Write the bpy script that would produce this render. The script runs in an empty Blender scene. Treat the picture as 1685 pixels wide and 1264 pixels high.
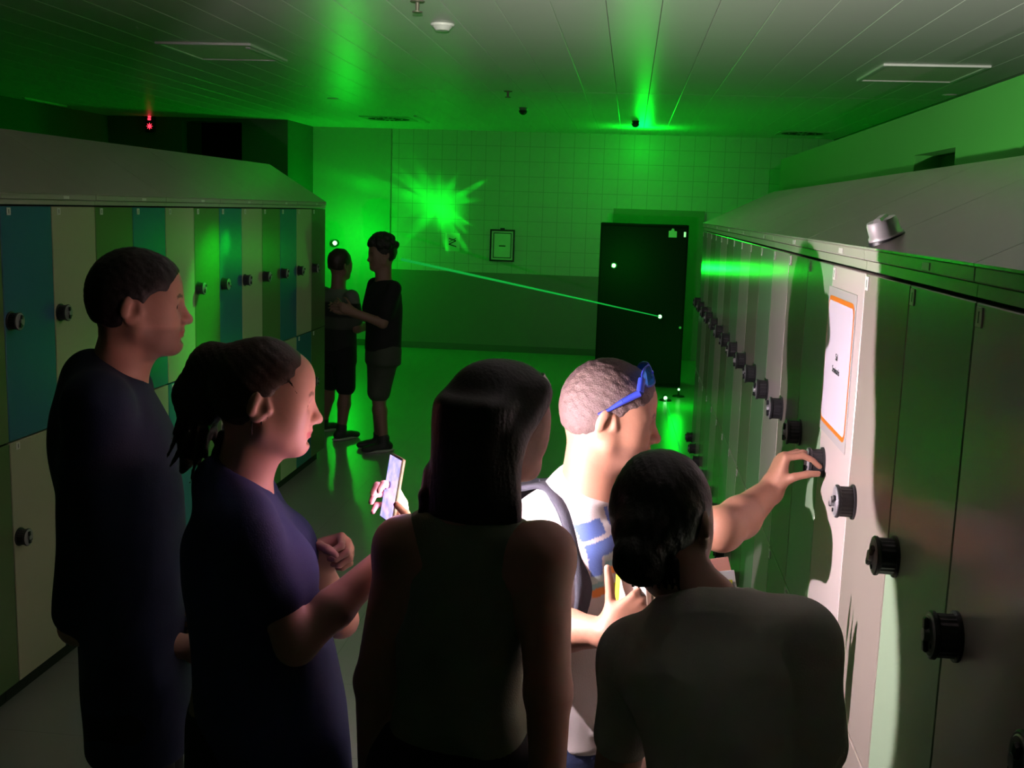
import bpy, math, random
import numpy as np
from mathutils import Vector, Matrix
random.seed(7)
SC = bpy.context.scene
COL = SC.collection

# ---------------------------------------------------------------- camera
CAM_Z = 1.974
F_PX, PITCH, YAW, ROLL = 1800.0, 0.159, -0.102, 0.032
def cam_axes():
    cy, sy, cp, sp = math.cos(YAW), math.sin(YAW), math.cos(PITCH), math.sin(PITCH)
    f = Vector((sy*cp, cy*cp, -sp)); r = Vector((cy, -sy, 0)); u = r.cross(f)
    cr, sr = math.cos(ROLL), math.sin(ROLL)
    return r*cr+u*sr, -r*sr+u*cr, f
CR, CU, CF = cam_axes()
CP = Vector((0, 0, CAM_Z))
cam_d = bpy.data.cameras.new('camera'); cam = bpy.data.objects.new('camera', cam_d); COL.objects.link(cam)
cam.matrix_world = Matrix(((CR.x, CU.x, -CF.x, 0), (CR.y, CU.y, -CF.y, 0), (CR.z, CU.z, -CF.z, CAM_Z), (0, 0, 0, 1)))
cam_d.sensor_width = 36; cam_d.lens = F_PX/1685*36; cam_d.clip_start = 0.02; cam_d.clip_end = 100
SC.camera = cam
def ray(px, py):
    return CR*(px-842.5)/F_PX - CU*(py-632)/F_PX + CF
def PY(px, py, Y):
    d = ray(px, py); return CP + d*(Y/d.y)
def PX(px, py, X):
    d = ray(px, py); return CP + d*(X/d.x)
def PZ(px, py, Z):
    d = ray(px, py); return CP + d*((Z-CAM_Z)/d.z)

# ---------------------------------------------------------------- world, view
SC.view_settings.view_transform = 'Standard'; SC.view_settings.look = 'None'
SC.view_settings.gamma = 1; SC.view_settings.use_curve_mapping = False; SC.view_settings.exposure = 0
w = bpy.data.worlds.new('dark'); SC.world = w; w.use_nodes = True
w.node_tree.nodes['Background'].inputs[0].default_value = (0.0, 0.002, 0.0, 1)
w.node_tree.nodes['Background'].inputs[1].default_value = 1.0

CEIL = 3.0; WY = 15.03; XR = 0.479; XL = -2.283; WC = 0.36
GREEN = (0.0, 1.0, 0.02)
def aim(o, d):
    o.rotation_euler = Vector(d).to_track_quat('-Z', 'Y').to_euler()
def point_light(name, loc, power, color, radius=0.05):
    l = bpy.data.lights.new(name, 'POINT'); l.energy = power; l.color = color; l.shadow_soft_size = radius
    o = bpy.data.objects.new(name, l); o.location = loc; COL.objects.link(o); return o
def spot_light(name, loc, d, power, color, deg, blend=0.5, radius=0.01):
    l = bpy.data.lights.new(name, 'SPOT'); l.energy = power; l.color = color; l.shadow_soft_size = radius
    l.spot_size = math.radians(deg); l.spot_blend = blend
    o = bpy.data.objects.new(name, l); o.location = loc; aim(o, d); COL.objects.link(o); return o
# the phone torch (LED on the back of the phone held by the woman at the left)
PHONE_C = PY(643, 804, 2.09); P_UP = Vector((0.13, 0.1, 0.985)).normalized(); TDIR = Vector((0.84, 0.54, 0.0)); TDIR = (TDIR-P_UP*TDIR.dot(P_UP)).normalized(); P_SIDE = P_UP.cross(-TDIR).normalized()   # side: towards the near edge
TORCH = PHONE_C+P_UP*0.06+TDIR*0.0105+P_SIDE*0.024
torch = spot_light('torch_light', TORCH+TDIR*0.002, TDIR, 72, (1.0, 0.83, 0.88), 178, 0.06, 0.006)
# green lamps at the lasers, plus added ones standing in for their scatter
point_light('laser_glow_far', (-3.75, 14.35, 1.5), 30, GREEN, 0.06)
point_light('green_fill_room', (0.1, 13.7, 2.86), 27, GREEN, 0.1)  # added green fill for the whole room, no lamp of its own
point_light('laser_glow_cabinet', (-0.05, 11.8, 1.42), 13, GREEN, 0.03)
point_light('laser_glow_floor', (0.55, 11.3, 0.3), 10, GREEN, 0.05)
LH = PX(338, 485, XL)
spot_light('laser_sweep_left', (-1.75, LH.y+0.5, 2.35), LH-Vector((-1.75, LH.y+0.5, 2.35)), 110, GREEN, 30, 1.0, 0.02)
LH2 = PX(372, 400, XL)
spot_light('laser_sweep_small', (-1.7, LH2.y+0.1, 1.9), LH2-Vector((-1.7, LH2.y+0.1, 1.9)), 30, GREEN, 16, 1.0, 0.02)
# glow of the phone screen on the faces in front of it
scr = bpy.data.lights.new('screen_light', 'AREA'); scr.shape = 'RECTANGLE'; scr.size = 0.06; scr.size_y = 0.12; scr.energy = 0.32; scr.color = (1.0, 0.5, 0.78)
scr_o = bpy.data.objects.new('screen_light', scr); scr_o.location = PHONE_C-TDIR*0.004; COL.objects.link(scr_o); aim(scr_o, -TDIR)
# star-shaped scatter thrown on the back wall by a laser passing through glass
ST = PY(722, 338, WY); SRC = Vector((-1.2, 13.2, 1.3))
star = spot_light('laser_star', SRC, ST-SRC, 300, GREEN, 50, 0.3, 0.0)
star.data.use_nodes = True
def star_nodes():
    nt = star.data.node_tree; N = nt.nodes; L = nt.links; em = N['Emission']
    tc = N.new('ShaderNodeTexCoord'); sp = N.new('ShaderNodeSeparateXYZ'); L.new(tc.outputs['Normal'], sp.inputs[0])
    def m(op, a_, b_=None, c_=None):
        n = N.new('ShaderNodeMath'); n.operation = op
        for i, v in enumerate((a_, b_, c_)):
            if v is None: continue
            if isinstance(v, (int, float)): n.inputs[i].default_value = v
            else: L.new(v, n.inputs[i])
        return n.outputs[0]
    z_ = m('MAXIMUM', m('ABSOLUTE', sp.outputs['Z']), 0.05); x_ = m('DIVIDE', sp.outputs['X'], z_); y_ = m('DIVIDE', sp.outputs['Y'], z_)
    r_ = m('SQRT', m('ADD', m('MULTIPLY', x_, x_), m('MULTIPLY', y_, y_))); th = m('ARCTAN2', y_, x_)
    cv = N.new('ShaderNodeCombineXYZ'); L.new(m('COSINE', th), cv.inputs[0]); L.new(m('SINE', th), cv.inputs[1])
    nz = N.new('ShaderNodeTexNoise'); nz.inputs['Scale'].default_value = 2.3; nz.inputs['Detail'].default_value = 3; L.new(cv.outputs[0], nz.inputs['Vector'])
    reach = m('MULTIPLY', m('POWER', nz.outputs['Fac'], 3.4), 2.0)
    edge = m('MAXIMUM', m('SUBTRACT', 1.0, m('DIVIDE', r_, m('MAXIMUM', reach, 0.02))), 0.0)
    n2 = N.new('ShaderNodeTexNoise'); n2.inputs['Scale'].default_value = 9; n2.inputs['Detail'].default_value = 4; c2 = N.new('ShaderNodeCombineXYZ'); L.new(x_, c2.inputs[0]); L.new(y_, c2.inputs[1]); L.new(c2.outputs[0], n2.inputs['Vector'])
    core = m('POWER', m('MAXIMUM', m('SUBTRACT', 1.0, m('MULTIPLY', r_, 5.5)), 0.0), 2.0)
    body = m('MULTIPLY', m('POWER', edge, 0.7), m('POWER', m('MULTIPLY', n2.outputs['Fac'], 1.6), 3.0))
    L.new(m('ADD', m('MULTIPLY', core, 2.6), m('MULTIPLY', body, 1.9)), em.inputs['Strength'])
star_nodes()
# unseen lamp added near the camera, a flat fan that brightens the ceiling
fan = point_light('ceiling_fill_light', (-0.1, 0.4, 2.25), 1500, (0.92, 1.0, 0.82), 0.02)
fan.data.use_nodes = True
def fan_nodes():
    nt = fan.data.node_tree; N = nt.nodes; L = nt.links; em = N['Emission']
    tc = N.new('ShaderNodeTexCoord'); sp = N.new('ShaderNodeSeparateXYZ'); L.new(tc.outputs['Normal'], sp.inputs[0])
    def mr(src, a_, b_, c_, d_):
        n = N.new('ShaderNodeMapRange'); n.interpolation_type = 'SMOOTHSTEP'; n.inputs[1].default_value = a_; n.inputs[2].default_value = b_; n.inputs[3].default_value = c_; n.inputs[4].default_value = d_; L.new(src, n.inputs[0]); return n.outputs[0]
    def mul(a_, b_):
        n = N.new('ShaderNodeMath'); n.operation = 'MULTIPLY'; L.new(a_, n.inputs[0]); L.new(b_, n.inputs[1]); return n.outputs[0]
    up_ = mul(mr(sp.outputs['Z'], 0.06, 0.13, 0, 1), mr(sp.outputs['Z'], 0.15, 0.21, 1, 0))
    L.new(mul(mul(up_, mr(sp.outputs['Y'], 0.5, 0.8, 0, 1)), mr(sp.outputs['X'], -0.42, -0.02, 0.03, 1)), em.inputs['Strength'])
fan_nodes()
# weak grey fill lamp added above and behind the photographer
point_light('rear_fill_light', (-0.8, -0.6, 2.6), 0.12, (0.85, 1.0, 0.7), 0.5)
# --- narrow laser hits
def laser_hit(src, dst, power, deg=0.5):
    return spot_light('laser_ray', src, Vector(dst)-Vector(src), power, GREEN, deg, 0.6, 0.002)

# ---------------------------------------------------------------- materials
MATS = {}
def mat(name, color, rough=0.5, metal=0.0, noise=0.0, nscale=8.0, bump=0.0, bscale=60.0, emit=None, estr=0.0, spec=0.5, attr=None, coat=0.0, alpha=None):
    if name in MATS: return MATS[name]
    m = bpy.data.materials.new(name); m.use_nodes = True; nt = m.node_tree; N = nt.nodes; L = nt.links
    b = N['Principled BSDF']
    b.inputs['Base Color'].default_value = (*color, 1); b.inputs['Roughness'].default_value = rough
    b.inputs['Metallic'].default_value = metal; b.inputs['Specular IOR Level'].default_value = spec
    b.inputs['Coat Weight'].default_value = coat
    tc = N.new('ShaderNodeTexCoord')
    src = None
    if attr:
        a = N.new('ShaderNodeAttribute'); a.attribute_name = attr; src = a.outputs['Color']
    nz = N.new('ShaderNodeTexNoise'); nz.inputs['Scale'].default_value = nscale; nz.inputs['Detail'].default_value = 4
    L.new(tc.outputs['Object'], nz.inputs['Vector'])
    mx = N.new('ShaderNodeMix'); mx.data_type = 'RGBA'; mx.blend_type = 'MULTIPLY'
    mp = N.new('ShaderNodeMapRange'); mp.inputs[3].default_value = 1-noise; mp.inputs[4].default_value = 1+noise
    L.new(nz.outputs['Fac'], mp.inputs[0]); mx.inputs[0].default_value = 1.0
    if src: L.new(src, mx.inputs[6])
    else: mx.inputs[6].default_value = (*color, 1)
    L.new(mp.outputs[0], mx.inputs[7]); L.new(mx.outputs[2], b.inputs['Base Color'])
    if bump:
        n2 = N.new('ShaderNodeTexNoise'); n2.inputs['Scale'].default_value = bscale; n2.inputs['Detail'].default_value = 3
        L.new(tc.outputs['Object'], n2.inputs['Vector'])
        bp = N.new('ShaderNodeBump'); bp.inputs['Strength'].default_value = bump; bp.inputs['Distance'].default_value = 0.004
        L.new(n2.outputs['Fac'], bp.inputs['Height']); L.new(bp.outputs[0], b.inputs['Normal'])
    if emit:
        b.inputs['Emission Color'].default_value = (*emit, 1); b.inputs['Emission Strength'].default_value = estr
    MATS[name] = m; return m
def tile_mat(name, color, grout, sx, sz, rough=0.3, gw=0.01, axis='X', dado=None, dadoz=1.1):
    m = bpy.data.materials.new(name); m.use_nodes = True; nt = m.node_tree; N = nt.nodes; L = nt.links
    b = N['Principled BSDF']; b.inputs['Roughness'].default_value = rough
    g = N.new('ShaderNodeNewGeometry'); s = N.new('ShaderNodeSeparateXYZ'); L.new(g.outputs['Position'], s.inputs[0])
    def mth(op, a, bb=None):
        n = N.new('ShaderNodeMath'); n.operation = op
        for i, v in enumerate((a, bb)):
            if v is None: continue
            if isinstance(v, (int, float)): n.inputs[i].default_value = v
            else: L.new(v, n.inputs[i])
        return n.outputs[0]
    def line(c, size):
        fr = mth('FRACT', mth('DIVIDE', mth('ADD', c, 100.0*size), size))
        return mth('LESS_THAN', fr, gw/size)
    e = mth('MAXIMUM', line(s.outputs[axis], sx), line(s.outputs['Z'] if axis != 'F' else s.outputs['Y'], sz))
    mx = N.new('ShaderNodeMix'); mx.data_type = 'RGBA'; L.new(e, mx.inputs[0]); mx.inputs[6].default_value = (*color, 1); mx.inputs[7].default_value = (*grout, 1)
    out = mx.outputs[2]
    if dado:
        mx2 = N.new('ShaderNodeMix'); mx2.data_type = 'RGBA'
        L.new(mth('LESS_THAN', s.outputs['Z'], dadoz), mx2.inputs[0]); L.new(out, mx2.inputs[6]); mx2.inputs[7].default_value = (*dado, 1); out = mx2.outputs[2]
    L.new(out, b.inputs['Base Color']); return m

M_SKIN_A = mat('skin_a', (0.5, 0.27, 0.19), 0.5, noise=0.08, nscale=14, bump=0.08, bscale=90, attr='tint')
M_EYE = mat('eye_white', (0.6, 0.55, 0.5), 0.15)
M_HAIR_BLACK = mat('hair_black', (0.012, 0.009, 0.008), 0.55, noise=0.4, nscale=90, bump=0.3, bscale=160)
M_HAIR_BROWN = mat('hair_brown', (0.035, 0.02, 0.014), 0.5, noise=0.4, nscale=90, bump=0.3, bscale=160)
M_HAIR_BUZZ = mat('hair_buzz', (0.1, 0.062, 0.058), 0.7, noise=0.4, nscale=260, bump=0.5, bscale=300)
M_BLACK = mat('black_plastic', (0.012, 0.012, 0.014), 0.35)
M_KNOB = mat('knob_black', (0.02, 0.02, 0.024), 0.4, bump=0.1)
M_KFACE = mat('knob_grey_face', (0.33, 0.32, 0.34), 0.35, metal=0.2)
M_CHROME = mat('chrome', (0.78, 0.74, 0.76), 0.3, metal=0.55)
M_PLATE = mat('plate_white', (0.8, 0.78, 0.74), 0.4)
M_BLUETAG = mat('tag_blue', (0.15, 0.3, 0.5), 0.4)
M_CAB = mat('cabinet_grey', (0.46, 0.42, 0.38), 0.32, noise=0.03)
M_GAP = mat('gap_dark', (0.02, 0.02, 0.02), 0.8)
D_BLUE = mat('door_blue', (0.05, 0.16, 0.26), 0.27, noise=0.04, nscale=3)
D_CREAM = mat('door_cream', (0.5, 0.48, 0.34), 0.3, noise=0.04, nscale=3)
D_OLIVE = mat('door_olive', (0.13, 0.2, 0.08), 0.27, noise=0.04, nscale=3)
D_PGREEN = mat('door_pale_green', (0.36, 0.5, 0.34), 0.18, noise=0.03, nscale=3)
D_BEIGE = mat('door_grey_beige', (0.36, 0.31, 0.27), 0.18, noise=0.03, nscale=3)
D_WHITE = mat('door_white', (0.72, 0.62, 0.6), 0.18, noise=0.02, nscale=3)

# ---------------------------------------------------------------- object helpers
def tag(o, label=None, cat=None, group=None, kind=None):
    if label: o['label'] = label
    if cat: o['category'] = cat
    if group: o['group'] = group
    if kind: o['kind'] = kind
    return o
def empty(name, loc=(0, 0, 0), rz=0.0):
    o = bpy.data.objects.new(name, None); o.location = loc; o.rotation_euler = (0, 0, rz); o.empty_display_size = 0.1; COL.objects.link(o); return o
class MB:
    """collects shapes, builds one mesh"""
    def __init__(s): s.v = []; s.f = []; s.m = []; s.sm = []
    def add(s, vs, fs, mi=0, smooth=False):
        o = len(s.v); s.v += [tuple(v) for v in vs]
        for f in fs: s.f.append(tuple(i+o for i in f)); s.m.append(mi); s.sm.append(smooth)
        return s
    def box(s, lo, hi, mi=0, bev=0.0):
        x0, y0, z0 = lo; x1, y1, z1 = hi
        if bev <= 0:
            vs = [(x, y, z) for x in (x0, x1) for y in (y0, y1) for z in (z0, z1)]
            return s.add(vs, [(0, 1, 3, 2), (4, 6, 7, 5), (0, 4, 5, 1), (2, 3, 7, 6), (0, 2, 6, 4), (1, 5, 7, 3)], mi)
        b = bev; vs = []; idx = {}
        for ix, x in enumerate((x0, x1)):
            for iy, y in enumerate((y0, y1)):
                for iz, z in enumerate((z0, z1)):
                    sx, sy, sz = (1 if ix == 0 else -1), (1 if iy == 0 else -1), (1 if iz == 0 else -1)
                    for a, p in enumerate(((x, y+sy*b, z+sz*b), (x+sx*b, y, z+sz*b), (x+sx*b, y+sy*b, z))):
                        idx[(ix, iy, iz, a)] = len(vs); vs.append(p)
        fs = []
        for i in (0, 1):
            q = [idx[(i, 0, 0, 0)], idx[(i, 0, 1, 0)], idx[(i, 1, 1, 0)], idx[(i, 1, 0, 0)]]; fs.append(q if i == 0 else q[::-1])
            q = [idx[(0, i, 0, 1)], idx[(1, i, 0, 1)], idx[(1, i, 1, 1)], idx[(0, i, 1, 1)]]; fs.append(q if i == 0 else q[::-1])
            q = [idx[(0, 0, i, 2)], idx[(0, 1, i, 2)], idx[(1, 1, i, 2)], idx[(1, 0, i, 2)]]; fs.append(q if i == 0 else q[::-1])
        for i in (0, 1):
            for j in (0, 1):
                fs.append([idx[(i, j, 0, 0)], idx[(i, j, 1, 0)], idx[(i, j, 1, 1)], idx[(i, j, 0, 1)]][::(1 if (i+j) % 2 else -1)])
                fs.append([idx[(i, 0, j, 0)], idx[(i, 1, j, 0)], idx[(i, 1, j, 2)], idx[(i, 0, j, 2)]][::(-1 if (i+j) % 2 else 1)])
                fs.append([idx[(0, i, j, 1)], idx[(1, i, j, 1)], idx[(1, i, j, 2)], idx[(0, i, j, 2)]][::(1 if (i+j) % 2 else -1)])
        for i in (0, 1):
            for j in (0, 1):
                for k in (0, 1): fs.append([idx[(i, j, k, 0)], idx[(i, j, k, 1)], idx[(i, j, k, 2)]][::(1 if (i+j+k) % 2 else -1)])
        return s.add(vs, fs, mi)
    def cyl(s, a, b, ra, rb=None, n=24, mi=0, caps=True, smooth=True):
        rb = ra if rb is None else rb
        a = Vector(a); b = Vector(b); d = (b-a).normalized(); t = Vector((0, 0, 1)) if abs(d.z) < 0.9 else Vector((1, 0, 0))
        u = d.cross(t).normalized(); v = d.cross(u)
        vs = []
        for p, r in ((a, ra), (b, rb)):
            for i in range(n):
                an = 2*math.pi*i/n; vs.append(p+u*math.cos(an)*r+v*math.sin(an)*r)
        s.add(vs, [(i, (i+1) % n, n+(i+1) % n, n+i) for i in range(n)], mi, smooth)
        if caps: s.add(vs, [tuple(range(n))[::-1], tuple(range(n, 2*n))], mi)
        return s
    def tube(s, pts, r, n=10, mi=0):
        for i in range(len(pts)-1):
            r0 = r[i] if isinstance(r, (list, tuple)) else r; r1 = r[i+1] if isinstance(r, (list, tuple)) else r
            s.cyl(pts[i], pts[i+1], r0, r1, n, mi)
        return s
    def prism(s, poly, fn, mi=0):
        """poly: 2-D points; fn(p, side) -> 3-D point"""
        n = len(poly); vs = [fn(p, 0) for p in poly]+[fn(p, 1) for p in poly]
        return s.add(vs, [tuple(range(n)), tuple(range(2*n-1, n-1, -1))]+[(i, n+i, n+(i+1) % n, (i+1) % n) for i in range(n)], mi)
    def build(s, name, mats, parent=None, loc=None):
        me = bpy.data.meshes.new(name); me.from_pydata(s.v, [], s.f); me.validate()
        if not isinstance(mats, (list, tuple)): mats = [mats]
        for m in mats: me.materials.append(m)
        if len(me.polygons) == len(s.m):
            me.polygons.foreach_set('material_index', s.m); me.polygons.foreach_set('use_smooth', s.sm)
        import bmesh
        bm = bmesh.new(); bm.from_mesh(me); bmesh.ops.recalc_face_normals(bm, faces=bm.faces); bm.to_mesh(me); bm.free()
        o = bpy.data.objects.new(name, me); COL.objects.link(o)
        if parent: o.parent = parent
        if loc is not None: o.location = loc
        return o
def text_obj(body, size, M, mat_, parent, name, extrude=0.0004):
    c = bpy.data.curves.new(name, 'FONT'); c.body = body; c.size = size; c.extrude = extrude; c.align_x = 'CENTER'; c.align_y = 'CENTER'
    t = bpy.data.objects.new('tmp', c); COL.objects.link(t)
    bpy.context.view_layer.update()
    me = bpy.data.meshes.new_from_object(t); bpy.data.objects.remove(t)
    me.transform(M); me.materials.clear(); me.materials.append(mat_)
    o = bpy.data.objects.new(name, me); COL.objects.link(o); o.parent = parent; return o

# ---------------------------------------------------------------- setting
def struct(mb, name, m, **k):
    o = mb.build(name, m); o['kind'] = 'structure'; return o
M_FLOOR = tile_mat('floor_tiles', (0.3, 0.3, 0.27), (0.22, 0.22, 0.2), 0.6, 0.6, 0.33, 0.004, 'X')
# floor lines run on Y instead of Z
for l in list(M_FLOOR.node_tree.links):
    if l.from_node.type == 'SEPXYZ' and l.from_socket.name == 'Z':
        ts = l.to_socket; M_FLOOR.node_tree.links.remove(l); M_FLOOR.node_tree.links.new([n for n in M_FLOOR.node_tree.nodes if n.type == 'SEPXYZ'][0].outputs['Y'], ts)
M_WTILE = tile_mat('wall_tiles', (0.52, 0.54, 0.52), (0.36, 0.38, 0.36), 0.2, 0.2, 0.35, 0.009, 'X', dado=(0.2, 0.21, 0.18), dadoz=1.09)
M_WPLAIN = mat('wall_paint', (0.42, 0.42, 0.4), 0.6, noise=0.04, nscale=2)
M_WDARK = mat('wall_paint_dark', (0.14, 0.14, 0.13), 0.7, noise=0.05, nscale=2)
M_CEIL = mat('ceiling_metal', (0.86, 0.83, 0.8), 0.36, metal=0.0, noise=0.03, nscale=1.5)
XW0, XW1, Y0 = -6.8, 2.6, -1.6
struct(MB().box((XW0-0.2, Y0-0.2, -0.1), (XW1+0.2, WY+0.3, 0)), 'floor', M_FLOOR)
c = MB()
PW = 0.279; k0 = int((XW0-0.106)/PW)-1
x = 0.106+PW*k0
while x < XW1+0.3:
    c.box((x+0.0015, Y0-0.2, CEIL), (x+PW-0.0015, 9.9, CEIL+0.02), 0, 0.002)
    c.box((x+0.0015, 9.91, CEIL), (x+PW-0.0015, WY+0.3, CEIL+0.02), 0, 0.002); x += PW
c.box((XW0-0.2, Y0-0.2, CEIL+0.02), (XW1+0.4, WY+0.3, CEIL+0.08), 0)
struct(c, 'ceiling', M_CEIL)
XJ = PY(645, 300, WY).x       # joint where tiling starts
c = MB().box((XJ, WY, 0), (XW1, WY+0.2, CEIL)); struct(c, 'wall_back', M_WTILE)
c = MB().box((-4.4, WY, 0), (XJ-0.02, WY+0.2, CEIL)).box((XJ-0.02, WY+0.02, 0), (XJ, WY+0.2, CEIL))
struct(c, 'wall_back_left', M_WPLAIN)
# block of wall standing further forward at the left, with a dark opening
YB = 13.9
p0 = PY(300, 240, YB); p1 = PY(398, 240, YB); zt = PY(398, 201, YB).z
zb = 1.95
c = MB().box((XW0, YB, 0), (p0.x, YB+0.15, CEIL)).box((p1.x, YB, 0), (-4.4, YB+0.15, CEIL)).box((p0.x, YB, zt), (p1.x, YB+0.15, CEIL)).box((p0.x, YB, 0), (p1.x, YB+0.15, zb))
c.box((-4.42, YB+0.15, 0), (-4.4, WY+0.2, CEIL))
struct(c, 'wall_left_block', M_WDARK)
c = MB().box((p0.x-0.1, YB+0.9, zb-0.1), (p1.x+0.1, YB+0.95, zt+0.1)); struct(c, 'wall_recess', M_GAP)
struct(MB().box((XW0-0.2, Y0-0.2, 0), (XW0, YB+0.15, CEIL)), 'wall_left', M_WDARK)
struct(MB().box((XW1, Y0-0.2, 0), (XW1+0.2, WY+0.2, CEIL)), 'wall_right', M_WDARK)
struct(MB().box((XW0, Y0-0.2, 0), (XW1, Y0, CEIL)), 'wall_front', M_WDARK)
# partition behind the right locker row, with a dark square opening
PXR = 0.96; zp = CAM_Z+0.372
def pz(px_, py_): q = PX(px_, py_, PXR); return q.y, q.z
yA, _ = pz(1505, 260); yB_, _ = pz(1571, 260); _, zA = pz(1538, 249)
yA, yB_ = max(yA, yB_), min(yA, yB_)
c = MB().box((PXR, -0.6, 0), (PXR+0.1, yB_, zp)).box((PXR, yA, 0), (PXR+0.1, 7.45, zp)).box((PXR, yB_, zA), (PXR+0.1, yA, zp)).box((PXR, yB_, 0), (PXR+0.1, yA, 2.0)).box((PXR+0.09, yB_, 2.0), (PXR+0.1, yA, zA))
M_PART = mat('partition_green_light', (0.06, 0.48, 0.05), 0.6)  # green of the laser light put into the base colour
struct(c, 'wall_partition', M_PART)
struct(MB().box((-4.4, WY-0.012, 0), (XW1, WY, 0.09)), 'baseboard_back', M_WDARK)
# doorway frame on the back wall behind the black panel
a = PY(1010, 343, WY); b = PY(1160, 343, WY)
c = MB().box((a.x, WY-0.05, 0), (a.x+0.14, WY, a.z)).box((b.x-0.2, WY-0.05, 0), (b.x, WY, a.z)).box((a.x+0.14, WY-0.05, a.z-0.28), (b.x-0.2, WY, a.z)).box((a.x+0.14, WY-0.02, 0), (b.x-0.2, WY, a.z-0.28))
struct(c, 'door_1', mat('door_frame_green', (0.2, 0.26, 0.18), 0.5))

# ---------------------------------------------------------------- lockers
H_L = dict(base=0.09, split=CAM_Z-2.588*WC, top=CAM_Z-0.13*WC, knob=(0.665, 1.5))
H_R = dict(base=0.07, split=CAM_Z-2.808*WC, top=CAM_Z-0.289*WC, knob=(0.50, 1.405))
H_L['rise'] = 0.275; H_R['rise'] = 0.223; YL0 = 10.58*WC; YR0 = 4.352*WC; DEP = 0.46; FAS = 0.046; RISE = 0.275
# knob mesh: axis along +X, base at the origin
def knob_mesh():
    k = MB(); n = 40; prof = [(0.0, 0.036), (0.004, 0.036), (0.005, 0.031), (0.028, 0.031), (0.031, 0.034), (0.035, 0.034), (0.037, 0.0315)]
    vs = []
    for i, (x_, r) in enumerate(prof):
        for j in range(n):
            rr = r*(1-(0.045 if (j % 2 and 1 < i < 4) else 0)); an = 2*math.pi*j/n
            vs.append((x_, rr*math.cos(an), rr*math.sin(an)))
    k.add(vs, [(i*n+j, i*n+(j+1) % n, (i+1)*n+(j+1) % n, (i+1)*n+j) for i in range(len(prof)-1) for j in range(n)], 0)
    k.add(vs[-n:], [tuple(range(n))], 1); k.add(vs[:n], [tuple(range(n))], 0)
    k.cyl((0.037, 0, 0), (0.0385, 0, 0), 0.029, 0.027, 32, 1)
    k.box((0.0385, -0.006, -0.024), (0.0455, 0.006, 0.024), 0, 0.002)
    k.cyl((0.0385, 0, 0), (0.046, 0, 0), 0.011, 0.009, 20, 1); k.cyl((0.0385, 0.015, -0.013), (0.041, 0.015, -0.013), 0.004, 0.004, 12, 0)
    o = k.build('knob', [M_KNOB, M_KFACE]); me = o.data; bpy.data.objects.remove(o); return me
KN = knob_mesh()
def linked(me, name, parent, loc, rot=(0, 0, 0)):
    o = bpy.data.objects.new(name, me); o.location = loc; o.rotation_euler = rot; o.parent = parent; COL.objects.link(o); return o
DM = {}
def door_mesh(w_, h_, m_):
    key = (round(w_, 4), round(h_, 4), m_.name)
    if key not in DM:
        o = MB().box((-0.018, 0.0025, 0.003), (0.0, w_-0.0025, h_-0.003), 0, 0.0018).build('door', m_); DM[key] = o.data; bpy.data.objects.remove(o)
    return DM[key]
def plate_mesh():
    p = MB().box((0, -0.013, -0.014), (0.002, 0.013, 0.014), 0, 0.0005)
    p.box((0.002, -0.002, -0.008), (0.0023, 0.002, 0.008), 1)
    o = p.build('number_plate', [M_PLATE, M_BLACK]); me = o.data; bpy.data.objects.remove(o); return me
PL = plate_mesh()
ORD = ['first', 'second', 'third', 'fourth', 'fifth', 'sixth', 'seventh', 'eighth', 'ninth', 'tenth']
def locker_unit(side, y0, ncol, colours, label, group, Hh, hosted=None):
    """local frame: fronts in the plane x=0 facing +x, columns run along +y from 0"""
    root = empty('locker_cabinet')
    wid = WC*ncol; T = Hh['top']; B = Hh['base']
    c = MB()
    c.box((-DEP, 0.001, B), (-DEP+0.015, wid-0.001, T))                               # back
    for i in range(ncol+1):
        yy = min(max(i*WC-0.008, 0.001), wid-0.017); c.box((-DEP+0.015, yy, B), (-0.019, yy+0.016, T))
    for zz in (B-0.0, Hh['split']-0.008, T-0.016): c.box((-DEP+0.015, 0.001, zz), (-0.02, wid-0.001, zz+0.016))
    c.build('body', M_GAP, root)
    MB().box((-DEP+0.02, 0.002, 0), (-0.06, wid-0.002, B)).build('plinth', M_GAP, root)
    f = MB().box((-0.03, 0.001, T+0.004), (0.0, wid-0.001, T+0.022)).box((-0.03, 0.001, T+0.024), (0.006, wid-0.001, T+FAS), 0, 0.002)
    f.build('fascia', M_CAB, root)
    # sloping top
    z0 = T+FAS; sl = MB(); RISE = Hh['rise']
    poly = [(-DEP, z0-0.03), (-DEP, z0+RISE), (-DEP+0.03, z0+RISE-0.004), (0.008, z0+0.004), (0.008, z0), (-0.03, z0), (-0.03, z0-0.03)]
    sl.prism(poly, lambda p, s_: (p[0], 0.0012 if s_ == 0 else wid-0.0012, p[1])); sl.build('sloping_top', mat('cabinet_top', (0.46, 0.42, 0.38), 0.2, noise=0.03), root)
    MB().box((0.006, wid*0.62, T+0.028), (0.0072, wid*0.62+0.045, T+0.04)).build('name_tag', M_BLUETAG if side == 'R' else M_PLATE, root)
    for i in range(ncol):
        for lvl in (0, 1):
            z_a = B if lvl == 0 else Hh['split']; z_b = Hh['split'] if lvl == 0 else T
            d = linked(door_mesh(WC, z_b-z_a, colours[i][lvl]), 'door', root, (0, i*WC, z_a))
            # hinges on one side, knob near the other edge
            ky = (0.042 if side == 'L' else WC-0.042); ky = ky if side == 'L' else ky
            o = linked(KN, 'knob', d, (0.0, ky, Hh['knob'][lvl]-z_a), (random.uniform(-1.2, 1.2), 0, 0))
            linked(PL, 'number_plate', d, (0.0, (0.055 if side == 'L' else WC-0.022), z_b-z_a-0.022))
    tag(root, label, 'locker', group)
    if side == 'L': root.location = (XL, y0, 0)
    return root
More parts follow.
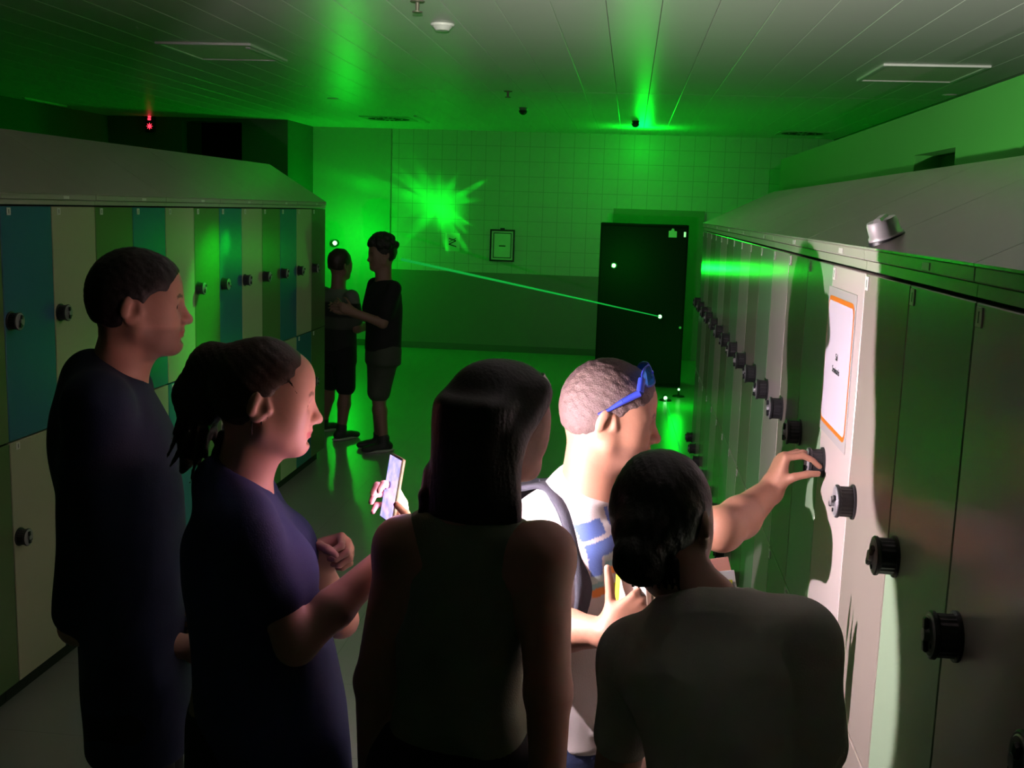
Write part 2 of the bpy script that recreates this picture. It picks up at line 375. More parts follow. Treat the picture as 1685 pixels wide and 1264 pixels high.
# the right row is built with fronts facing -x: mirror by rotating half a turn and reversing the column order
def place_right(root, y0, ncol): root.rotation_euler = (0, 0, math.pi); root.location = (XR, y0+ncol*WC, 0)
H_Rr = dict(H_R)
def cl(i):
    up = [D_BLUE, D_CREAM, D_OLIVE][i % 3]; lo = {D_BLUE: D_CREAM, D_CREAM: D_BLUE, D_OLIVE: D_OLIVE}[up]; return (lo, up)
def cr(i):
    u = [D_PGREEN, D_BEIGE, D_WHITE][i % 3]; return (u, u)
lab_l = {-1: 'near left locker cabinet cut off by the picture edge',
         0: 'locker cabinet with blue then cream upper doors behind the man in the dark t-shirt',
         1: 'locker cabinet with olive then blue upper doors above the left man\'s head',
         2: 'locker cabinet with cream and olive doors, green laser glare beside its knob',
         3: 'locker cabinet with blue and cream doors and the glare spot, right of the glaring cabinet',
         4: 'olive and blue door locker cabinet, second from the far end of the left row',
         5: 'cream and olive door locker cabinet ending the left row beside the standing couple'}
for u in range(-1, 6):
    locker_unit('L', YL0+u*2*WC, 2, [cl(u*2+i) for i in range(2)], lab_l[u], 'lockers along the left', H_L)
lab_r = {-1: 'grey-green locker cabinet nearest the camera at the right picture edge',
         0: 'dark locker cabinet mirroring the reaching arm in its doors',
         1: 'brightly lit locker cabinet with the orange framed notice on its door',
         2: 'locker cabinet crossed by the head shadow',
         3: 'fifth locker cabinet from the camera in the right row, white and pale green doors',
         4: 'right row locker cabinet just beyond the crooked seam, under the fascia joint',
         5: 'third locker cabinet from the far end of the right row',
         6: 'next to last locker cabinet of the right row, near the black panel',
         7: 'farthest locker cabinet of the right row, nearest the black panel'}
RU = {}
for u in range(-1, 8):
    cols = [cr(u*2+i) for i in range(2)][::-1]
    r = locker_unit('Rm', YR0, 2, cols, lab_r[u], 'lockers along the right', H_R)
    place_right(r, YR0+u*2*WC, 2); RU[u] = r
# after the half turn the knob must sit at the far (+y world) edge, that is near local y=0
for r in RU.values():
    for d in r.children:
        if d.name.startswith('door'):
            for k in d.children:
                k.location.y = 0.058 if k.name.startswith('knob') else 0.022

# ---------------------------------------------------------------- SDF modelling kit
def V3(a): return np.array((a[0], a[1], a[2]), np.float32)
def RC(a, b, ra, rb, k=0.02, op='u'):
    a = V3(a); b = V3(b); r = max(ra, rb)
    def f(P):
        ba = b-a; h = np.clip(((P-a)@ba)/max(float(ba@ba), 1e-9), 0, 1)
        return np.linalg.norm(P-(a+h[..., None]*ba), axis=-1)-(ra+(rb-ra)*h)
    return (f, np.minimum(a, b)-r, np.maximum(a, b)+r, k, op)
def EL(c_, r, R=None, k=0.02, op='u'):
    c_ = V3(c_); r = np.array(r, np.float32); R = np.eye(3, dtype=np.float32) if R is None else np.array(R, np.float32)
    m = float(max(r))
    def f(P):
        q = (P-c_)@R.T; k0 = np.linalg.norm(q/r, axis=-1); k1 = np.linalg.norm(q/(r*r), axis=-1)
        return k0*(k0-1)/np.maximum(k1, 1e-6)
    return (f, c_-m, c_+m, k, op)
def BX(c_, h, R=None, rad=0.005, k=0.01, op='u'):
    c_ = V3(c_); h = np.array(h, np.float32)-rad; R = np.eye(3, dtype=np.float32) if R is None else np.array(R, np.float32)
    m = float(np.linalg.norm(h))+rad
    def f(P):
        q = np.abs((P-c_)@R.T)-h
        return np.linalg.norm(np.maximum(q, 0), axis=-1)+np.minimum(q.max(axis=-1), 0)-rad
    return (f, c_-m, c_+m, k, op)
def HS(pt, n, k=0.01):
    """cut away everything on the +n side"""
    pt = V3(pt); n = V3(n)/np.linalg.norm(V3(n))
    def f(P): return (P-pt)@n
    return (f, None, None, k, 'cut')
def LOFT(o, n, u, levels, k=0.03, e=2.4, fold=0.0, fseed=0.0, fn=None, op='u'):
    """levels: (t, cu, cv, halfwidth, halfdepth) along n from o; u = width axis"""
    o = V3(o); n = V3(n)/np.linalg.norm(V3(n)); u = V3(u); u = u-n*(u@n); u /= np.linalg.norm(u); v = np.cross(n, u)
    L = np.array(levels, np.float32); m = float(L[:, 3:].max()+np.abs(L[:, 1:3]).max())+0.02
    A = o+n*L[0, 0]; B = o+n*L[-1, 0]
    # smooth interpolation table
    ts = np.linspace(L[0, 0], L[-1, 0], 200); tab = []
    for c_ in range(1, 5):
        y = np.interp(ts, L[:, 0], L[:, c_]); ker = np.hanning(27); ker /= ker.sum(); yp = np.pad(y, 13, mode='edge'); tab.append(np.convolve(yp, ker, 'valid'))
    def f(P):
        q = P-o; t = q@n; x = q@u; y = q@v; tc = np.clip(t, L[0, 0], L[-1, 0])
        cu, cv, w_, d_ = [np.interp(tc, ts, tt) for tt in tab]
        x = np.abs((x-cu)/w_); y = np.abs((y-cv)/d_)
        s_ = ((x**e+y**e)**(1/e)-1)*np.minimum(w_, d_)
        cap = np.maximum(t-L[-1, 0], L[0, 0]-t)
        r = 0.02; a = np.maximum(s_+r, 0); b = np.maximum(cap+r, 0)
        dd = np.minimum(np.maximum(s_+r, cap+r), 0)+np.sqrt(a*a+b*b)-r
        if fold:
            xx = (q@u)*18+fseed; yy = (q@v)*18; tt = t*9
            dd = dd+fold*(np.sin(xx+1.7*np.sin(tt+fseed))*0.5+np.sin(yy*1.3+tt*1.9+fseed)*0.35+np.sin(xx*0.7+yy*0.8-tt*2.3)*0.4)
        if fn is not None: dd = dd+fn(q@u, q@v, t)
        return dd
    return (f, np.minimum(A, B)-m, np.maximum(A, B)+m, k, op)
def DISP(fn):
    return (fn, None, None, 0, 'disp')
def eval_ops(ops, lo, hi, vox):
    lo = np.array(lo, np.float32); n = np.ceil((np.array(hi)-lo)/vox).astype(int)+1
    ax = [lo[i]+np.arange(n[i], dtype=np.float32)*vox for i in range(3)]
    D = np.full(n, 1.0, np.float32)
    for f, bl, bh, k, op in ops:
        if bl is None: i0 = np.zeros(3, int); i1 = n
        else:
            pad = k*1.5+2.5*vox+0.012
            i0 = np.clip(np.floor((bl-pad-lo)/vox).astype(int), 0, n); i1 = np.clip(np.ceil((bh+pad-lo)/vox).astype(int)+1, 0, n)
            if (i1 <= i0).any(): continue
        sl = tuple(slice(i0[i], i1[i]) for i in range(3))
        P = np.stack(np.meshgrid(*[ax[i][sl[i]] for i in range(3)], indexing='ij'), axis=-1)
        d = f(P).astype(np.float32); E_ = D[sl]
        if op == 'disp': D[sl] = E_+d; continue
        if op == 'u':
            if k > 0:
                h = np.clip(0.5+0.5*(E_-d)/k, 0, 1); D[sl] = E_+(d-E_)*h-k*h*(1-h)
            else: D[sl] = np.minimum(E_, d)
        else:
            dd = d if op == 'cut' else -d
            if k > 0:
                h = np.clip(0.5-0.5*(E_-dd)/k, 0, 1); D[sl] = E_+(dd-E_)*h+k*h*(1-h)
            else: D[sl] = np.maximum(E_, dd)
    return D, lo
def surface(D, lo, vox):
    S = D < 0; n = np.array(D.shape)-1
    acc = np.zeros((*n, 3), np.float32); cnt = np.zeros(n, np.float32)
    def corner(o): return D[o[0]:o[0]+n[0], o[1]:o[1]+n[1], o[2]:o[2]+n[2]]
    offs = [(i, j, k) for i in (0, 1) for j in (0, 1) for k in (0, 1)]
    for a in offs:
        for ax in range(3):
            if a[ax]: continue
            b = list(a); b[ax] = 1; b = tuple(b); da = corner(a); db = corner(b); m = (da < 0) != (db < 0)
            t = np.where(m, da/np.where(m, da-db, 1), 0)
            for c_ in range(3):
                acc[..., c_] += np.where(m, a[c_]+(t if c_ == ax else 0), 0)
            cnt += m
    act = cnt > 0; idx = np.full(n, -1, np.int64); idx[act] = np.arange(act.sum())
    cells = np.argwhere(act); V = (cells+acc[act]/cnt[act][:, None])*vox+lo
    F = []
    for ax in range(3):
        a = [slice(None)]*3; b = [slice(None)]*3; a[ax] = slice(0, -1); b[ax] = slice(1, None)
        sa = S[tuple(a)]; sb = S[tuple(b)]; ch = sa != sb
        u, v = [i for i in range(3) if i != ax]
        e = np.argwhere(ch); ok = (e[:, u] > 0) & (e[:, v] > 0) & (e[:, u] < n[u]) & (e[:, v] < n[v]) & (e[:, ax] < n[ax]); e = e[ok]
        fl = sa[tuple(e.T)]
        def g(du, dv):
            q = e.copy(); q[:, u] -= du; q[:, v] -= dv; return idx[tuple(q.T)]
        Q = np.stack([g(1, 1), g(0, 1), g(0, 0), g(1, 0)], 1)
        flip = fl if ax != 1 else ~fl
        Q = np.where(flip[:, None], Q, Q[:, ::-1]); F.append(Q)
    F = np.concatenate(F); F = F[(F >= 0).all(1)]
    return V.astype(np.float32), F
def bounds(ops):
    lo = np.min([o[1] for o in ops if o[1] is not None and o[4] == 'u'], axis=0); hi = np.max([o[2] for o in ops if o[1] is not None and o[4] == 'u'], axis=0)
    return lo-0.03, hi+0.03
def mesh_of(name, V, F, m_, parent, col=None):
    me = bpy.data.meshes.new(name); me.vertices.add(len(V)); me.vertices.foreach_set('co', V.ravel())
    me.loops.add(F.size); me.loops.foreach_set('vertex_index', F.ravel().astype(np.int32))
    me.polygons.add(len(F)); me.polygons.foreach_set('loop_start', np.arange(0, F.size, 4, dtype=np.int32)); me.polygons.foreach_set('loop_total', np.full(len(F), 4, np.int32))
    me.polygons.foreach_set('use_smooth', np.ones(len(F), bool)); me.update(calc_edges=True); me.validate()
    if col is not None:
        at = me.color_attributes.new('tint', 'FLOAT_COLOR', 'POINT'); c4 = np.concatenate([col, np.ones((len(V), 1))], 1).astype(np.float32); at.data.foreach_set('color', c4.ravel())
    me.materials.append(m_); o = bpy.data.objects.new(name, me); COL.objects.link(o)
    if parent: o.parent = parent; o.matrix_parent_inverse = Matrix.Translation(-Vector(parent.location))
    return o
def sdf_obj(name, ops, vox, m_, parent, col=None, lo=None, hi=None):
    if lo is None: lo, hi = bounds(ops)
    D, l = eval_ops(ops, lo, hi, vox); V, F = surface(D, l, vox)
    return mesh_of(name, V, F, m_, parent, col(V) if col else None)
def multi_obj(name, ops, regions, m_, parent, col=None):
    """regions: list of (lo, hi, vox): the same solid sampled finer where needed, one mesh"""
    VS = []; FS = []; off = 0; used = []
    for lo, hi, vox in regions:
        D, l = eval_ops(ops, lo, hi, vox); V, F = surface(D, l, vox)
        if used:
            C = V[F].mean(1); keep = np.ones(len(F), bool)
            for ulo, uhi in used: keep &= ~((C > np.array(ulo)+vox*1.1) & (C < np.array(uhi)-vox*1.1)).all(1)
            F = F[keep]
        VS.append(V); FS.append(F+off); off += len(V); used.append((lo, hi))
    return mesh_of(name, np.concatenate(VS), np.concatenate(FS), m_, parent, col(np.concatenate(VS)) if col else None)

# ---------------------------------------------------------------- people
def frame(fwd, up=(0, 0, 1), roll=0.0):
    f = Vector(fwd).normalized(); u = Vector(up); l = u.cross(f).normalized(); u = f.cross(l).normalized()
    if roll: q = Matrix.Rotation(roll, 3, f); l = q@l; u = q@u
    return f, l, u
def Rm(f, l, u): return np.array((f, l, u), np.float32)
class Head:
    def __init__(s, c, fwd, up=(0, 0, 1), roll=0.0, sc=1.0, female=False, nose=1.0):
        s.c = Vector(c); s.f, s.l, s.u = frame(fwd, up, roll); s.s = sc; s.R = Rm(s.f, s.l, s.u); s.fem = female; s.nose = nose
    def P(s, x, y, z): return s.c+(s.f*x+s.l*y+s.u*z)*s.s
    def el(s, x, y, z, rx, ry, rz, k=0.012, op='u', rot=None):
        R = s.R
        if rot:
            q = Matrix.Rotation(rot[1], 3, rot[0]); R = (np.array(q, np.float32).T@np.eye(3, dtype=np.float32))@s.R
        return EL(s.P(x, y, z), (rx*s.s, ry*s.s, rz*s.s), R, k*s.s, op)
    def rc(s, a, b, ra, rb, k=0.012, op='u'): return RC(s.P(*a), s.P(*b), ra*s.s, rb*s.s, k*s.s, op)
    def ops(s):
        f = s.fem; jw = 0.046 if f else 0.054; ch = 0.9 if f else 1.0
        o = [s.el(-0.014, 0, 0.032, 0.099, 0.075, 0.088, 0.02), s.el(-0.045, 0, 0.0, 0.06, 0.064, 0.07, 0.03),
             s.el(0.034, 0, -0.03, 0.056, 0.058, 0.078, 0.03), s.el(0.045, 0, 0.045, 0.047, 0.058, 0.05, 0.03)]
        for y in (-1, 1):
            o.append(s.rc((0.0, jw*y, -0.055), (0.066, 0.014*y, -0.1), 0.016*ch, 0.014*ch, 0.03))
            o.append(s.rc((-0.005, (jw+0.004)*y, -0.01), (0.0, jw*y, -0.055), 0.02, 0.017, 0.03))
            o.append(s.el(0.05, 0.034*y, -0.034, 0.032, 0.026, 0.034, 0.035)); o.append(s.el(0.045, 0.042*y, 0.006, 0.034, 0.02, 0.034, 0.03))
        o.append(s.el(0.074, 0, -0.1, 0.016, 0.02, 0.0145, 0.02)); o.append(s.el(0.064, 0, -0.068, 0.026, 0.03, 0.03, 0.02))
        o.append(s.el(0.05, 0, -0.086, 0.042, 0.034, 0.022, 0.025))
        br = 0.008 if f else 0.011
        for y in (-1, 1):
            o.append(s.rc((0.083, 0.008*y, 0.017), (0.07, 0.045*y, 0.02), br, br, 0.014))
            o.append(s.el(0.095, 0.031*y, -0.003, 0.0135, 0.017, 0.0125, 0.01, 's'))
            o.append(s.el(0.0735, 0.031*y, -0.002, 0.0135, 0.0135, 0.0125, 0.004))
            o.append(s.rc((0.0845, 0.018*y, 0.0065), (0.08, 0.044*y, 0.0055), 0.0042, 0.004, 0.004)); o.append(s.el(0.092, 0.031*y, -0.0025, 0.013, 0.0125, 0.0046, 0.0015, 's'))
        n = s.nose
        o.append(s.rc((0.087, 0, 0.008), (0.103*n+0.004, 0, -0.03), 0.0075, 0.0095, 0.012))
        o.append(s.el(0.108*n, 0, -0.036, 0.0115, 0.0105, 0.0095, 0.01))
        for y in (-1, 1):
            o.append(s.el(0.095, 0.012*y, -0.04, 0.0115, 0.0078, 0.0078, 0.006))
            o.append(s.el(0.099, 0.0065*y, -0.0475, 0.006, 0.0032, 0.004, 0.002, 's'))
        o.append(s.rc((0.09, 0, -0.05), (0.091, 0, -0.06), 0.007, 0.008, 0.012))
        for y in (-1, 1):
            o.append(s.rc((0.0945, 0.003*y, -0.0625), (0.081, 0.024*y, -0.068), 0.0056, 0.0032, 0.005))
            o.append(s.rc((0.0925, 0.003*y, -0.0745), (0.08, 0.022*y, -0.0705), 0.0064, 0.0034, 0.005))
        o.append(s.rc((0.106, -0.02, -0.0695), (0.106, 0.02, -0.0695), 0.0072, 0.0072, 0.003, 's'))
        o.append(s.el(0.094, 0, -0.084, 0.008, 0.02, 0.006, 0.008, 's'))
        for y in (-1, 1):     # ears
            e = (s.u, math.radians(22)*y)
            o.append(s.el(-0.012, 0.0755*y, -0.008, 0.02, 0.0085, 0.033, 0.006, rot=(s.l, 0.25)))
            o.append(s.el(-0.024, 0.084*y, 0.0, 0.012, 0.006, 0.027, 0.006, rot=(s.l, 0.25)))
            o.append(s.el(-0.006, 0.0855*y, -0.006, 0.0105, 0.0065, 0.018, 0.004, 's', rot=(s.l, 0.25)))
            o.append(s.el(0.008, 0.0745*y, -0.012, 0.006, 0.006, 0.009, 0.006))
        return o
    def tint(s, V, skin, lip=(0.42, 0.13, 0.12), brow=(0.05, 0.03, 0.02), beard=None, C=None):
        q = (V-np.array(s.c, np.float32))@s.R.T/s.s; x, y, z = q.T; ay = np.abs(y); x = np.where((x > 0.14) | (np.abs(z) > 0.16), -1.0, x)
        C = np.tile(np.array(skin, np.float32), (len(V), 1)) if C is None else C
        def blend(m_, c_):
            m_ = np.clip(m_, 0, 1)[:, None]; C[:] = C*(1-m_)+np.array(c_, np.float32)*m_
        if beard is not None:
            m_ = np.clip((x-0.0)/0.02, 0, 1)*np.clip((-0.045-z)/0.012, 0, 1)*np.clip((z+0.14)/0.01, 0, 1)*np.clip((0.098-x)/0.004, 0, 1)*(np.abs(q[:, 0]) < 0.1)
            blend(m_*0.45, beard)
        near = (x > 0.07)
        blend(near*np.clip((0.0075-np.abs(z+0.0685))/0.002, 0, 1)*np.clip((0.026-ay)/0.003, 0, 1), lip)
        zb = 0.0215+0.004*np.clip(1-np.abs(ay-0.034)/0.018, 0, 1)
        blend((x > 0.055)*np.clip((0.0048-np.abs(z-zb))/0.0015, 0, 1)*np.clip((ay-0.013)/0.004, 0, 1)*np.clip((0.052-ay)/0.006, 0, 1)*0.85, brow)
        blend((x > 0.07)*np.clip((0.0018-np.abs(z-0.0015))/0.001, 0, 1)*np.clip((ay-0.018)/0.004, 0, 1)*np.clip((0.045-ay)/0.004, 0, 1)*0.8, (0.03, 0.02, 0.015))
        return C
    def eyes(s, parent, iris=(0.06, 0.035, 0.02)):
        for y in (-1, 1):
            c_ = s.P(0.0738, 0.031*y, -0.0025); r = 0.0124*s.s
            n = 20; vs = []; fs = []; mi = []
            M_ = MB()
            rows = 12
            for i in range(rows+1):
                th = math.pi*i/rows
                for j in range(n):
                    ph = 2*math.pi*j/n; vs.append(c_+(s.f*math.cos(th)+(s.l*math.cos(ph)+s.u*math.sin(ph))*math.sin(th))*r)
            for i in range(rows):
                for j in range(n): M_.f.append((i*n+j, i*n+(j+1) % n, (i+1)*n+(j+1) % n, (i+1)*n+j)); M_.m.append(1 if i < 3 else 0); M_.sm.append(True)
            M_.v = [tuple(v) for v in vs]
            o = M_.build('eye', [M_EYE, mat('iris_dark', iris, 0.1)], parent); o.matrix_parent_inverse = Matrix.Translation(-Vector(parent.location))
def hand(wr, d, dorsal, side=1, curl=((20, 25, 15),)*4, spread=0.05, thumb=None, sc=1.0):
    """side=+1: thumb on the +t side where t = dorsal x d"""
    d = Vector(d).normalized(); z = Vector(dorsal); z = (z-d*z.dot(d)).normalized(); t = z.cross(d).normalized()*side
    W = Vector(wr)
    def Q(x, y, zz): return W+(d*x+t*y+z*zz)*sc
    R = Rm(d, t, z); o = []
    o.append(RC(Q(-0.01, 0.006, 0), Q(0.02, 0.008, 0), 0.024*sc, 0.022*sc, 0.02))
    o.append(RC(Q(-0.01, -0.008, 0), Q(0.02, -0.01, 0), 0.022*sc, 0.02*sc, 0.02))
    o.append(EL(Q(0.05, 0.0, 0.0), (0.05*sc, 0.041*sc, 0.0145*sc), R, 0.018))
    o.append(EL(Q(0.03, 0.022, -0.008), (0.032*sc, 0.02*sc, 0.015*sc), R, 0.016))
    o.append(EL(Q(0.035, -0.026, -0.006), (0.035*sc, 0.014*sc, 0.014*sc), R, 0.016))
    ys = (0.03, 0.0105, -0.0095, -0.0285); ln = ((0.043, 0.026, 0.022), (0.047, 0.03, 0.023), (0.043, 0.028, 0.023), (0.034, 0.021, 0.02)); bx = (0.088, 0.092, 0.087, 0.078)
    tips = []
    for i in range(4):
        cu = curl[i] if len(curl) == 4 else curl[0]; p = Q(bx[i], ys[i], 0.0); a = 0
        o.append(RC(Q(0.03, ys[i]*0.7, 0), p, 0.011*sc, 0.0105*sc, 0.01))
        sp = (1.5-i)*spread; r = (0.0095, 0.0085, 0.0077, 0.0066) if i < 3 else (0.0082, 0.0074, 0.0067, 0.0058)
        for j in range(3):
            a += math.radians(cu[j]); dd = (d*math.cos(a)-z*math.sin(a))*math.cos(sp)+t*math.sin(sp)
            q = p+dd*ln[i][j]*sc; o.append(RC(p, q, r[j]*sc, r[j+1]*sc, 0.003)); p = q
        tips.append(p)
    th = thumb or ((0.6, 0.75, -0.25), (0.8, 0.5, -0.3), (0.9, 0.3, -0.3))
    p = Q(0.022, 0.026, -0.008); ll = (0.042, 0.033, 0.027); rr = (0.0135, 0.0105, 0.0095, 0.0078)
    for j in range(3):
        v = (d*th[j][0]+t*th[j][1]+z*th[j][2]).normalized(); q = p+v*ll[j]*sc
        o.append(RC(p, q, rr[j]*sc, rr[j+1]*sc, 0.01 if j == 0 else 0.003)); p = q
    tips.append(p)
    return o, tips, (d, t, z)
def torso_levels(h, w_, d_, fem=False):
    """h = pelvis-to-neck length; profile of half widths / depths"""
    if fem: return [(-0.1, 0, 0, w_*0.93, d_*1.0), (0.0, 0, 0, w_*0.98, d_*1.05), (h*0.22, 0, 0, w_*0.82, d_*0.88), (h*0.36, 0, 0, w_*0.76, d_*0.84), (h*0.6, 0, 0, w_*0.86, d_*1.0), (h*0.8, 0, 0, w_*0.92, d_*0.92), (h*0.93, 0, 0, w_*0.66, d_*0.6), (h*1.0, 0, 0, w_*0.3, d_*0.45)]
    return [(-0.1, 0, 0, w_*0.88, d_*0.95), (0.0, 0, 0, w_*0.9, d_*0.98), (h*0.3, 0, 0, w_*0.82, d_*0.9), (h*0.6, 0, 0, w_*0.95, d_*1.02), (h*0.8, 0, 0, w_*1.0, d_*0.95), (h*0.93, 0, 0, w_*0.7, d_*0.65), (h*1.0, 0, 0, w_*0.34, d_*0.45)]
def limb(a, b, ra, rb, bulge=0.0, k=0.025):
    a = Vector(a); b = Vector(b); o = [RC(a, b, ra, rb, k)]
    if bulge: m_ = a.lerp(b, 0.32); o.append(EL(m_, (bulge, bulge, bulge*2.2), Rm(*(lambda n_: (lambda x_: (x_, n_.cross(x_).normalized(), n_))(Vector((1, 0.01, 0.02)).cross(n_).normalized()))((b-a).normalized())), k))
    return o
def shoe(name, an, fdir, parent, m_, sole):
    f = Vector(fdir); f.z = 0; f.normalize(); l = Vector((0, 0, 1)).cross(f); R = Rm(f, l, Vector((0, 0, 1))); g = Vector((an[0], an[1], 0))
    ops = [RC(g+f*(-0.04)+Vector((0, 0, 0.045)), g+f*0.1+Vector((0, 0, 0.035)), 0.037, 0.033, 0.02), EL(g+f*0.13+Vector((0, 0, 0.03)), (0.065, 0.043, 0.03), R, 0.02), RC(g+Vector((0, 0, 0.07)), g+Vector((0, 0, 0.11)), 0.042, 0.046, 0.02), HS(g, (0, 0, -1), 0.002)]
    o = sdf_obj(name, ops, 0.008, m_, parent)
    s2 = sdf_obj('sole', [EL(g+f*0.045+Vector((0, 0, 0.012)), (0.142, 0.048, 0.02), R, 0.0), HS(g+Vector((0, 0, 0.022)), (0, 0, 1), 0.0), HS(g+Vector((0, 0, 0.001)), (0, 0, -1), 0.0)], 0.006, sole, None)
    s2.parent = o
def along(a, b, t): return Vector(a).lerp(Vector(b), t)
def noise3(P, s, seed=0.0):
    x, y, z = P[..., 0]*s+seed, P[..., 1]*s-seed*1.3, P[..., 2]*s+seed*0.7
    return (np.sin(x+1.7*np.sin(y*0.9+z*0.4))+np.sin(y*1.3+1.3*np.sin(z*1.1+x*0.5))+np.sin(z*1.1+1.5*np.sin(x*1.2)))/3
Z = Vector((0, 0, 1))
M_NAVY = mat('cloth_navy', (0.02, 0.026, 0.11), 0.85, noise=0.15, nscale=20, bump=0.25, bscale=400)
M_NAVY2 = mat('cloth_dark_blue', (0.011, 0.017, 0.05), 0.85, noise=0.15, nscale=20, bump=0.25, bscale=400)
M_OLIVE = mat('cloth_olive_grey', (0.16, 0.19, 0.13), 0.9, noise=0.15, nscale=30, bump=0.3, bscale=400)
M_TWHITE = mat('cloth_white_print', (0.74, 0.68, 0.66), 0.85, noise=0.04, nscale=10, bump=0.2, bscale=380, attr='tint')
M_TGREY = mat('cloth_pale_grey', (0.64, 0.6, 0.55), 0.9, noise=0.08, nscale=20, bump=0.25, bscale=400)
M_BLK = mat('cloth_black', (0.008, 0.008, 0.009), 0.9, noise=0.2, nscale=20, bump=0.2, bscale=300)
M_JEANS = mat('cloth_denim', (0.03, 0.045, 0.12), 0.9, noise=0.35, nscale=40, bump=0.3, bscale=300)
M_SHORTS = mat('cloth_green_grey', (0.06, 0.07, 0.05), 0.9, noise=0.2, nscale=12)
M_SHOE = mat('shoe_dark', (0.03, 0.03, 0.03), 0.6); M_SOLE = mat('shoe_sole', (0.45, 0.45, 0.42), 0.6)
M_PACK = mat('pack_fabric', (0.028, 0.029, 0.042), 0.8, noise=0.15, nscale=60, bump=0.3, bscale=400)
SK_M = (0.5, 0.27, 0.2); SK_F = (0.56, 0.31, 0.25); SK_D = (0.24, 0.13, 0.095)
def folds(amp, seed, s=22):
    return DISP(lambda P: (noise3(P, s, seed)*amp).astype(np.float32))
def short_hair(h, m_, parent, thick=0.007, rough=0.0012, vox=0.0028, top=0.0, fade=False, line=0.062, zline=0.055):
    c_ = h
    ops = [h.el(-0.014, 0, 0.032, 0.099+thick, 0.075+thick, 0.088+thick+top, 0.0), h.el(-0.047, 0, 0.0, 0.06+thick, 0.064+thick, 0.072+thick, 0.03), h.el(0.038, 0, 0.05, 0.047+thick, 0.058+thick, 0.05+thick, 0.02)]
    # carve the face, the ears and the nape away
    ops.append(h.el(0.12, 0, -0.045, 0.085, 0.12, 0.1+zline*0.35, 0.008, 's'))
    ops.append(h.el(0.1, 0, 0.0, 0.062, 0.085, 0.078, 0.008, 's'))
    for y in (-1, 1): ops.append(h.el(-0.004, 0.088*y, -0.022, 0.026, 0.022, 0.042, 0.006, 's'))
    for y in (-1, 1): ops.append(h.el(0.055, 0.09*y, -0.03, 0.05, 0.045, 0.075, 0.006, 's'))
    p = h.P(0, 0, -0.07); n = (-h.u-h.f*0.25); ops.append(HS(p, n, 0.008))
    R = h.R; cc = np.array(h.c, np.float32)
    def dsp(P):
        q = (P-cc)@R.T
        return (rough*0.9*noise3(P, 230, 3.0)).astype(np.float32)
    ops.append(DISP(dsp))
    return sdf_obj('hair', ops, vox, m_, parent)
def regions(main_lo, main_hi, vox, fine):
    return fine+[(main_lo, main_hi, vox)]
def person_root(loc, label, group=None):
    r = empty('person', (loc[0], loc[1], 0)); bpy.context.view_layer.update(); return tag(r, label, 'person', group)
def build_body(root, h, ops, skin, hands=(), vox=0.009, hv=0.003, beard=None, brow=(0.05, 0.03, 0.02), lip=(0.42, 0.13, 0.12)):
    all_ops = h.ops()+ops
    c_ = np.array(h.c, np.float32); fine = [(c_-0.145*h.s, c_+0.145*h.s, hv)]
    for wr, R_ in hands: w_ = np.array(wr, np.float32); fine.append((w_-R_, w_+R_, 0.003))
    lo, hi = bounds(all_ops)
    return multi_obj('body', all_ops, fine+[(lo, hi, vox)], M_SKIN_A, root, lambda V: h.tint(V, skin, beard=beard, brow=brow, lip=lip))
def neck_ops(h, base, r=0.054):
    return [RC(h.P(-0.028, 0, -0.05), base, r*h.s, r*h.s*1.1, 0.03), RC(h.P(0.01, 0, -0.09), Vector(base)+h.f*0.03, 0.03*h.s, 0.035*h.s, 0.04)]
def legs_ops(pel, l, f, rh, skin=True, stance=0.09, y=0.0, lean=Vector((0, 0, 0))):
    o = []; an = []
    for s_ in (-1, 1):
        hip = pel+l*(0.085*s_)-Z*0.03; a_ = Vector((pel.x, pel.y, 0.08))+l*(stance*s_)+lean+f*(0.03*s_); kn = along(hip, a_, 0.5)+f*0.02; kn.z = pel.z*0.53
        o += [RC(hip, kn, rh, rh*0.68, 0.03), RC(kn, a_, rh*0.64, rh*0.44, 0.03)]; an.append(a_)
    return o, an

